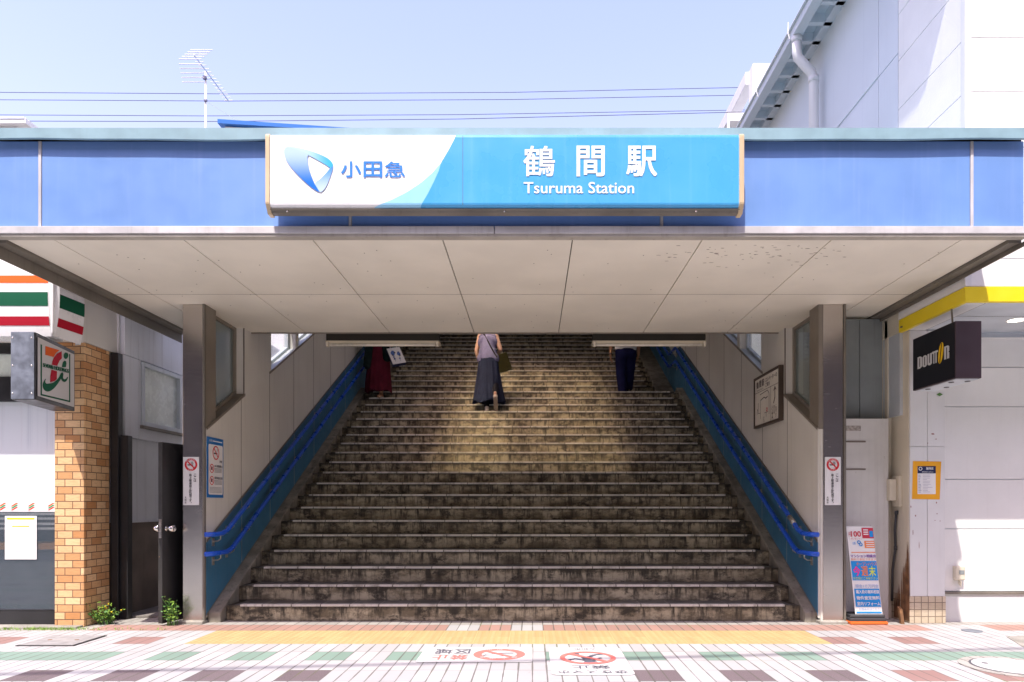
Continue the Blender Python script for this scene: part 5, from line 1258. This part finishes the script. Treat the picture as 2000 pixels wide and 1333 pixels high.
def body(B, J, f, parent, skin, voxel=.0065):
    """one continuous figure; f = +1 faces away (+y), -1 faces the camera"""
    P = {k: B + Vector(v) for k, v in J.items()}
    m = MB()
    m.cap(P['pel'] + Vector((-.07, 0, 0)), P['pel'] + Vector((.07, 0, 0)), .105, .105)
    m.cap(P['pel'], P['wai'], .115, .105); m.cap(P['wai'] + Vector((-.035, 0, 0)), P['wai'] + Vector((.035, 0, 0)), .095, .095)
    m.cap(P['wai'], P['che'], .10, .115); m.cap(P['che'] + Vector((-.07, 0, 0)), P['che'] + Vector((.07, 0, 0)), .10, .10)
    m.cap(P['shl'], P['shr'], .052, .052); m.cap(P['che'], P['nek'], .085, .055); m.cap(P['nek'], P['hed'] - Vector((0, 0, .06)), .048, .045)
    hd = P['hed']; m.ell(hd, .073, .09, .108, 20, 14); m.ell(hd + Vector((0, f * .03, -.06)), .052, .058, .055, 14, 10)
    m.cap(hd + Vector((0, f * .085, .0)), hd + Vector((0, f * .107, -.033)), .008, .014, 8)
    for s_ in (-1, 1):
        m.ell(hd + Vector((s_ * .074, -f * .005, -.012)), .010, .018, .030, 10, 8); m.ell(hd + Vector((s_ * .03, f * .078, .022)), .022, .012, .008, 8, 6)
    m.ell(hd + Vector((0, f * .086, -.062)), .024, .009, .007, 8, 6)
    for s_, k in ((-1, 'l'), (1, 'r')):
        hip, kn, an = P['hi' + k], P['kn' + k], P['an' + k]
        m.cap(hip, kn, .083, .054, 14); m.cap(kn, kn + (an - kn) * .35, .052, .055, 12); m.cap(kn + (an - kn) * .35, an, .055, .036, 12)
        tt = P['to' + k]; hl_ = an + (an - tt) * .25; hl_.z = an.z - .035 if tt.z < an.z - .0 and an.z - tt.z < .08 else hl_.z
        m.cap(an, tt, .036, .024, 10); m.cap(hl_, tt, .028, .022, 10)
        sh, el, wr = P['sh' + k], P['el' + k], P['wr' + k]
        m.cap(sh, el, .047, .037, 12); m.cap(el, el + (wr - el) * .3, .037, .036, 12); m.cap(el + (wr - el) * .3, wr, .036, .025, 12)
        hand(m, wr, P['fi' + k] - wr, Vector((-s_, f * .2, 0)), s_ * f)
    return remesh(m, 'body', voxel, skin, parent, 5), P

def shoes(P, k, parent, f, mat_, sole):
    an, tt = P['an' + k], P['to' + k]; m = MB()
    ax = (tt - an); flatfoot = abs(ax.z) < .09
    if flatfoot:
        hl_ = Vector((an.x, an.y - f * .035, an.z - .035)); m.cap(hl_, tt, .036, .032, 12); m.cap(hl_ + Vector((0, 0, .02)), an + Vector((0, 0, .0)), .035, .040, 12)
        sh = remesh(m, 'shoe', .006, mat_, parent, 3)
        s_ = MB(); n = 16; z0 = hl_.z - .034
        pts = []
        for i in range(n):
            t = 2 * math.pi * i / n; c = hl_.lerp(tt, .5); pts.append((c.x + .043 * math.cos(t), c.y + ((tt.y - hl_.y) / 2 + f * .03) * math.sin(t)))
        s_.prz(pts, z0, z0 + .022); s_.build('sole', sole, sh, smooth=False)
    else:                                # heel lifted: the sole shows from behind
        hl_ = an + Vector((0, -f * .035, -.01)); m.cap(hl_, tt, .036, .03, 12); m.cap(an, hl_, .04, .036, 12); sh = remesh(m, 'shoe', .006, mat_, parent, 3)
        d = (tt - hl_).normalized(); nrm = Vector((0, -f, -.15)); nrm = (nrm - d * nrm.dot(d)).normalized(); sd = d.cross(nrm)
        s_ = MB(); c = hl_.lerp(tt, .5) + nrm * .030; L = (tt - hl_).length / 2 + .03; n = 18; ring0 = []; ring1 = []
        for i in range(n):
            t = 2 * math.pi * i / n; wd = .036 + .006 * math.cos(t); q = c + d * L * math.cos(t) + sd * wd * math.sin(t); ring0.append(q); ring1.append(q + nrm * .016)
        s_.add(ring0 + ring1, [tuple(range(n)), tuple(range(n, 2 * n))] + [(i, (i + 1) % n, n + (i + 1) % n, n + i) for i in range(n)]); s_.build('sole', sole, sh)

def eyes_hair(P, f, parent, cap_only=False, long=False):
    h = P['hed']; m = MB(); m.ell(h + Vector((0, -f * .014, .018)), .084, .098, .110, 18, 12)
    if long: m.cap(h + Vector((0, -f * .07, -.0)), h + Vector((0, -f * .085, -.13)), .07, .045, 14)
    mm = remesh(m, 'hair', .009, M['hair'], parent, 4)
    bm = bmesh.new(); bm.from_mesh(mm.data)   # leave the face free
    o0 = org(parent); dele = [v for v in bm.verts if f * (v.co.y + o0.y - h.y) > .045 and v.co.z + o0.z < h.z + .06]
    bmesh.ops.delete(bm, geom=dele, context='VERTS'); bm.to_mesh(mm.data); bm.free()
    e = MB()
    for s_ in (-1, 1): e.ell(h + Vector((s_ * .03, f * .082, .006)), .011, .008, .008, 10, 8)
    e.build('eyes', M['ink_black'], parent, smooth=True)

def skirt(B, rings, mat_, parent, folds, amp, seed):
    """rings: (z, cx, cy, rx, ry); gathers deepen towards the hem"""
    rnd = random.Random(seed); n = 120; ph = [rnd.uniform(0, 6.28) for _ in range(4)]
    V, Fc = [], []
    R = []
    for (z0, *a), (z1, *c) in zip(rings[:-1], rings[1:]):
        for i in range(6): R.append([z0 + (z1 - z0) * i / 6] + [p + (q - p) * i / 6 for p, q in zip(a, c)])
    R.append(list(rings[-1]))
    zt, zbm = R[0][0], R[-1][0]
    for z, cx_, cy_, rx, ry in R:
        t = (zt - z) / (zt - zbm)
        for j in range(n):
            th = 2 * math.pi * j / n
            w_ = math.sin(folds * th + ph[0] + .6 * math.sin(3 * th + ph[3]) + t * .8) * .6 + math.sin(folds * .53 * th // 1 * 0 + (folds // 2 + 1) * th + ph[1]) * .4
            k = 1 + amp * (.25 + t) * w_
            hem = .018 * t * math.sin(5 * th + ph[2])
            V.append(B + Vector((cx_ + rx * k * math.cos(th), cy_ + ry * k * math.sin(th), z + hem)))
    for i in range(len(R) - 1):
        for j in range(n): a = i * n + j; b_ = i * n + (j + 1) % n; Fc.append((a, b_, b_ + n, a + n))
    m = MB(); m.add(V, Fc); o = m.build('skirt', mat_, parent, smooth=True); sd = o.modifiers.new('thick', 'SOLIDIFY'); sd.thickness = .004; return o

# --- woman climbing, lavender top and navy skirt
B = Vector((-.765, 11.70, 17 * R_))
per = thing('person', 'woman in a sleeveless lavender top and long navy skirt climbing the stairs', 'person', B, 'people on the stairs')
J = dict(pel=(0, .0, .90), wai=(-.005, .03, 1.04), che=(-.01, .10, 1.21), shl=(-.145, .14, 1.33), shr=(.135, .14, 1.33), nek=(-.01, .17, 1.38), hed=(-.01, .25, 1.51),
         hil=(-.085, .0, .86), hir=(.085, .0, .86), knl=(-.07, .10, .46), knr=(.13, -.01, .53), anl=(-.015, -.02, .08), anr=(.145, -.29, .235), tol=(-.02, .13, .04), tor=(.15, -.115, .045),
         ell=(-.205, .09, 1.07), elr=(.215, .04, 1.09), wrl=(-.15, .14, .88), wrr=(.175, .25, 1.07), fil=(-.10, .19, .74), fir=(.14, .36, 1.09))
_, P = body(B, J, 1, per, M['skin']); eyes_hair(P, 1, per, long=True)
m = MB(); v = lambda x, y, z: B + Vector((x, y, z))
m.cap(v(-.075, .11, 1.22), v(.06, .11, 1.22), .118, .118); m.cap(v(-.12, .14, 1.315), v(.105, .14, 1.315), .066, .066); m.cap(v(-.05, .03, 1.03), v(.045, .03, 1.03), .115, .115); m.cap(v(-.01, .03, 1.03), v(-.01, .11, 1.22), .135, .14)
m.cap(v(-.075, .0, .92), v(.085, .0, .92), .118, .118); m.cap(v(-.005, .0, .93), v(-.005, .03, 1.03), .15, .135); m.cap(v(-.01, .15, 1.30), v(-.01, .165, 1.365), .09, .065)
o_ = remesh(m, 'knit_top', .008, M['lavender'], per, 5)
bm = bmesh.new(); bm.from_mesh(o_.data); o0 = org(per); bmesh.ops.delete(bm, geom=[q for q in bm.verts if q.co.z < .865], context='VERTS'); bm.to_mesh(o_.data); bm.free()
skirt(B, [(.99, 0, .01, .135, .115), (.90, .005, 0, .165, .145), (.72, .01, .01, .19, .165), (.55, .01, .015, .215, .18), (.30, .015, .02, .255, .20), (.17, .02, .02, .28, .21)], M['skirt'], per, 22, .05, 3)
shoes(P, 'l', per, 1, M['shoe'], M['shoe']); shoes(P, 'r', per, 1, M['shoe'], M['sole'])
for k in 'lr':
    m = MB(); m.cap(P['kn' + k], P['an' + k] + (P['kn' + k] - P['an' + k]) * .06, .066, .046, 12); remesh(m, 'leggings', .009, M['pack'], per, 3)
# her olive tote
t = thing('tote_bag', 'olive leather tote on the climbing woman\'s forearm with a black shoulder strap', 'bag', B + Vector((.26, .02, .7)))
m = MB(); c = v(.255, .03, .86); ax = Vector((.97, 0, .22)).normalized(); az = Vector((-.22, 0, .97)).normalized()
pts = [(-.115, .155), (.105, .15), (.135, -.145), (-.13, -.165)]
fr_ = [c + ax * a + az * h_ + Vector((0, -.055, 0)) for a, h_ in pts]; bk_ = [c + ax * a + az * h_ + Vector((0, .055, 0)) for a, h_ in pts]
m.add(fr_ + bk_, [(0, 1, 2, 3), (7, 6, 5, 4), (0, 4, 5, 1), (1, 5, 6, 2), (2, 6, 7, 3), (3, 7, 4, 0)]); m.build('pouch', M['olive'], t, bevel=.012)
m = MB()
for y in (-.05, .05): m.tube([c + ax * -.06 + az * .14 + Vector((0, y, 0)), c + ax * -.05 + az * .22 + Vector((-.01, y * .6, 0)), v(.20, .09 + y * .3, 1.125), c + ax * .05 + az * .20 + Vector((0, y * .6, 0)), c + ax * .055 + az * .14 + Vector((0, y, 0))], .008, 8)
m.build('handle', M['pack'], t, smooth=True)
m = MB(); pth = [v(-.10, .10, 1.392), v(-.06, .045, 1.345), v(-.035, -.005, 1.28), v(.0, -.040, 1.22), v(.06, -.082, 1.10), v(.115, -.105, 1.0), v(.165, -.115, .92)]
for a, c_ in zip(pth[:-1], pth[1:]): m.obox((a + c_) / 2, (c_ - a) / 2 * 1.04, Vector((.6, 0, .8)) * .013, Vector((0, .004, 0)))
m.build('strap', M['pack'], t)

# --- woman coming down, dark red skirt
B = Vector((-2.77, 12.30, 19 * R_))
per = thing('person', 'woman in a dark red long skirt and black green cardigan by the left handrail', 'person', B, 'people on the stairs')
J = dict(pel=(0, .06, .93), wai=(0, .05, 1.06), che=(0, .04, 1.24), shl=(-.145, .04, 1.36), shr=(.145, .04, 1.36), nek=(0, .03, 1.41), hed=(0, .0, 1.55),
         hil=(-.085, .06, .89), hir=(.085, .06, .89), knl=(-.09, .08, .52), knr=(.05, -.04, .46), anl=(-.09, .27, .26), anr=(.045, -.0, .08), tol=(-.10, .12, .215), tor=(.04, -.16, .03),
         ell=(-.20, .09, 1.12), elr=(.215, .03, 1.14), wrl=(-.22, .02, .90), wrr=(.27, -.12, 1.0), fil=(-.22, -.04, .76), fir=(.29, -.20, .92))
_, P = body(B, J, -1, per, M['tanskin']); eyes_hair(P, -1, per, long=True)
m = MB()
m.cap(v(-.075, .045, 1.24), v(.075, .045, 1.24), .118, .118); m.cap(v(-.13, .04, 1.35), v(.13, .04, 1.35), .065, .065); m.cap(v(0, .05, 1.06), v(0, .04, 1.24), .125, .14); m.cap(v(-.06, .06, .95), v(.06, .06, .95), .13, .13); m.cap(v(0, .06, .95), v(0, .05, 1.06), .15, .13)
o_ = remesh(m, 'blouse', .009, M['shirt'], per, 4)
skirt(B, [(1.06, 0, .05, .135, .12), (.95, 0, .05, .165, .15), (.75, -.005, .05, .185, .18), (.55, -.015, .05, .205, .21), (.32, -.02, .06, .225, .235), (.13, -.015, .05, .235, .24)], M['redskirt'], per, 14, .045, 5)
m = MB(); v = lambda x, y, z: B + Vector((x, y, z))
for s_, k in ((-1, 'l'), (1, 'r')):
    m.cap(P['sh' + k], P['el' + k], .065, .055); m.cap(P['el' + k], P['el' + k].lerp(P['wr' + k], .72), .055, .05)
    m.cap(v(s_ * .115, .045, 1.30), v(s_ * .14, -.02, 1.06), .10, .09); m.cap(v(s_ * .14, -.02, 1.06), v(s_ * .175, -.085, .60 if s_ < 0 else .74), .09, .085); m.cap(v(s_ * .09, .12, 1.25), v(s_ * .09, .15, .82), .09, .085)
m.cap(v(-.14, .05, 1.36), v(.14, .05, 1.36), .07, .07); m.cap(v(0, .12, 1.25), v(0, .16, .82), .09, .085)
remesh(m, 'cardigan', .009, M['darkgreen'], per, 5)
shoes(P, 'l', per, -1, M['tanskin'], M['sole']); shoes(P, 'r', per, -1, M['tanskin'], M['sole'])
t = thing('tote_bag', 'white tote bag with blue flower prints held by the woman in red', 'bag', B + Vector((.36, -.2, .6)))
c = v(.365, -.20, .72); ax = Vector((.97, 0, .14)).normalized(); az = Vector((-.30, 0, .95)).normalized(); m = MB()
pts = [(-.125, .155), (.105, .155), (.135, -.135), (-.10, -.14)]
fr_ = [c + ax * a + az * h_ + Vector((0, -.05, 0)) for a, h_ in pts]; bk_ = [c + ax * (a - .035) + az * (h_ - .02) + Vector((0, .06, 0)) for a, h_ in pts]
m.add(fr_ + bk_, [(7, 6, 5, 4), (0, 4, 5, 1), (1, 5, 6, 2), (2, 6, 7, 3), (3, 7, 4, 0)]); m.build('side', M['navy'], t)
m = MB(); m.add([q + Vector((0, -.002, 0)) for q in fr_] + fr_, [(0, 1, 2, 3), (0, 4, 5, 1), (1, 5, 6, 2), (2, 6, 7, 3), (3, 7, 4, 0)]); m.build('front', M['paper'], t)
pl = Plane(c + Vector((0, -.053, 0)), ax, az); pl.u = az; pl.n = Vector((0, -1, 0)); m = MB(); rnd = random.Random(4)
for ca, cb, r_ in ((-.045, .06, .034), (.055, .035, .03), (-.045, -.01, .012), (-.04, -.045, .014), (.05, -.05, .012)):
    disc(m, pl, ca, cb, r_, 1, 0, 12, r_ * 1.1); bar(m, pl, (ca, cb - r_), (ca + .005, cb - r_ - .035), .005, 1, 1)
    for i in range(5): q = rnd.uniform(0, 6.28); disc(m, pl, ca + r_ * math.cos(q), cb + r_ * math.sin(q), r_ * .45, 1.3, rnd.choice((0, 1)), 8)
m.build('print', [mat('print blue', (.08, .16, .48), .6), M['ink_black']], t)
m = MB(); m.tube([c + ax * -.07 + az * .15, c + ax * -.05 + az * .24, v(.285, -.17, .995), c + ax * .04 + az * .22, c + ax * .05 + az * .15], .007, 8); m.build('handle', M['paper'], t, smooth=True)

# --- man with the backpack
B = Vector((1.80, 13.18, ZL))
per = thing('person', 'man in a white shirt and navy trousers walking up near the right wall', 'person', B, 'people on the stairs')
v = lambda x, y, z: B + Vector((x, y, z))
J = dict(pel=(.01, .0, .93), wai=(0, .02, 1.07), che=(0, .06, 1.26), shl=(-.18, .07, 1.40), shr=(.18, .07, 1.40), nek=(0, .09, 1.45), hed=(0, .14, 1.59),
         hil=(-.09, .0, .88), hir=(.095, .0, .88), knl=(-.085, .05, .48), knr=(.10, .16, .56), anl=(-.06, -.02, .08), anr=(.09, .25, .245), tol=(-.07, .13, .035), tor=(.10, .40, .20),
         ell=(-.275, .04, 1.10), elr=(.27, .06, 1.10), wrl=(-.285, .08, .84), wrr=(.265, .14, .86), fil=(-.27, .12, .70), fir=(.25, .2, .72))
_, P = body(B, J, 1, per, M['tanskin']); eyes_hair(P, 1, per)
m = MB()
for s_, k in ((-1, 'l'), (1, 'r')):
    m.cap(P['hi' + k], P['kn' + k], .115, .098, 14); m.cap(P['kn' + k], P['an' + k] + Vector((0, 0, .0)), .098, .085, 14)
m.cap(v(-.07, 0, .95), v(.09, 0, .95), .118, .118); m.cap(v(-.05, -.03, .87), v(.07, -.03, .87), .115, .115)
remesh(m, 'trousers', .009, M['pants'], per, 4)
m = MB(); m.cap(v(-.08, .06, 1.26), v(.08, .06, 1.26), .13, .13); m.cap(v(-.16, .07, 1.38), v(.16, .07, 1.38), .075, .075); m.cap(v(0, .02, 1.07), v(0, .06, 1.26), .15, .15); m.cap(v(-.085, .0, .96), v(.085, 0, .96), .13, .13); m.cap(v(-.06, .02, 1.07), v(.06, .02, 1.07), .125, .125)
for k in 'lr': m.cap(P['sh' + k], P['sh' + k].lerp(P['el' + k], .7), .075, .07)
o_ = remesh(m, 'shirt', .009, M['shirt'], per, 4)
bm = bmesh.new(); bm.from_mesh(o_.data); bmesh.ops.delete(bm, geom=[q for q in bm.verts if q.co.z < .90 - .12 * q.co.x], context='VERTS'); bm.to_mesh(o_.data); bm.free()
shoes(P, 'l', per, 1, M['black'], M['sole']); shoes(P, 'r', per, 1, M['black'], M['sole'])
m = MB(); m.tube([P['wrl'] + Vector((0, 0, .012)), P['wrl'] + Vector((0, 0, .03))], .033, 14); m.build('wristwatch', M['black'], per, smooth=True)
t = thing('backpack', 'black backpack on the back of the man in the white shirt', 'backpack', v(.03, -.15, .97))
m = MB(); m.cap(v(-.10, -.14, 1.05), v(.15, -.14, 1.05), .085, .085); m.cap(v(-.10, -.12, 1.33), v(.15, -.12, 1.33), .085, .085); m.cap(v(-.10, -.14, 1.05), v(-.10, -.12, 1.33), .09, .09); m.cap(v(.15, -.14, 1.05), v(.15, -.12, 1.33), .09, .09); m.cap(v(.025, -.15, 1.08), v(.025, -.13, 1.32), .12, .12)
remesh(m, 'pack', .01, M['pack'], t, 6)
for s_ in (-1, 1): m = MB(); m.tube([v(s_ * .09, -.08, 1.40), v(s_ * .10, .03, 1.475), v(s_ * .10, .17, 1.40), v(s_ * .13, .18, 1.22), v(s_ * .17, .05, 1.06), v(s_ * .13, -.08, 1.03)], .016, 8); m.build('strap', M['pack'], t, smooth=True)
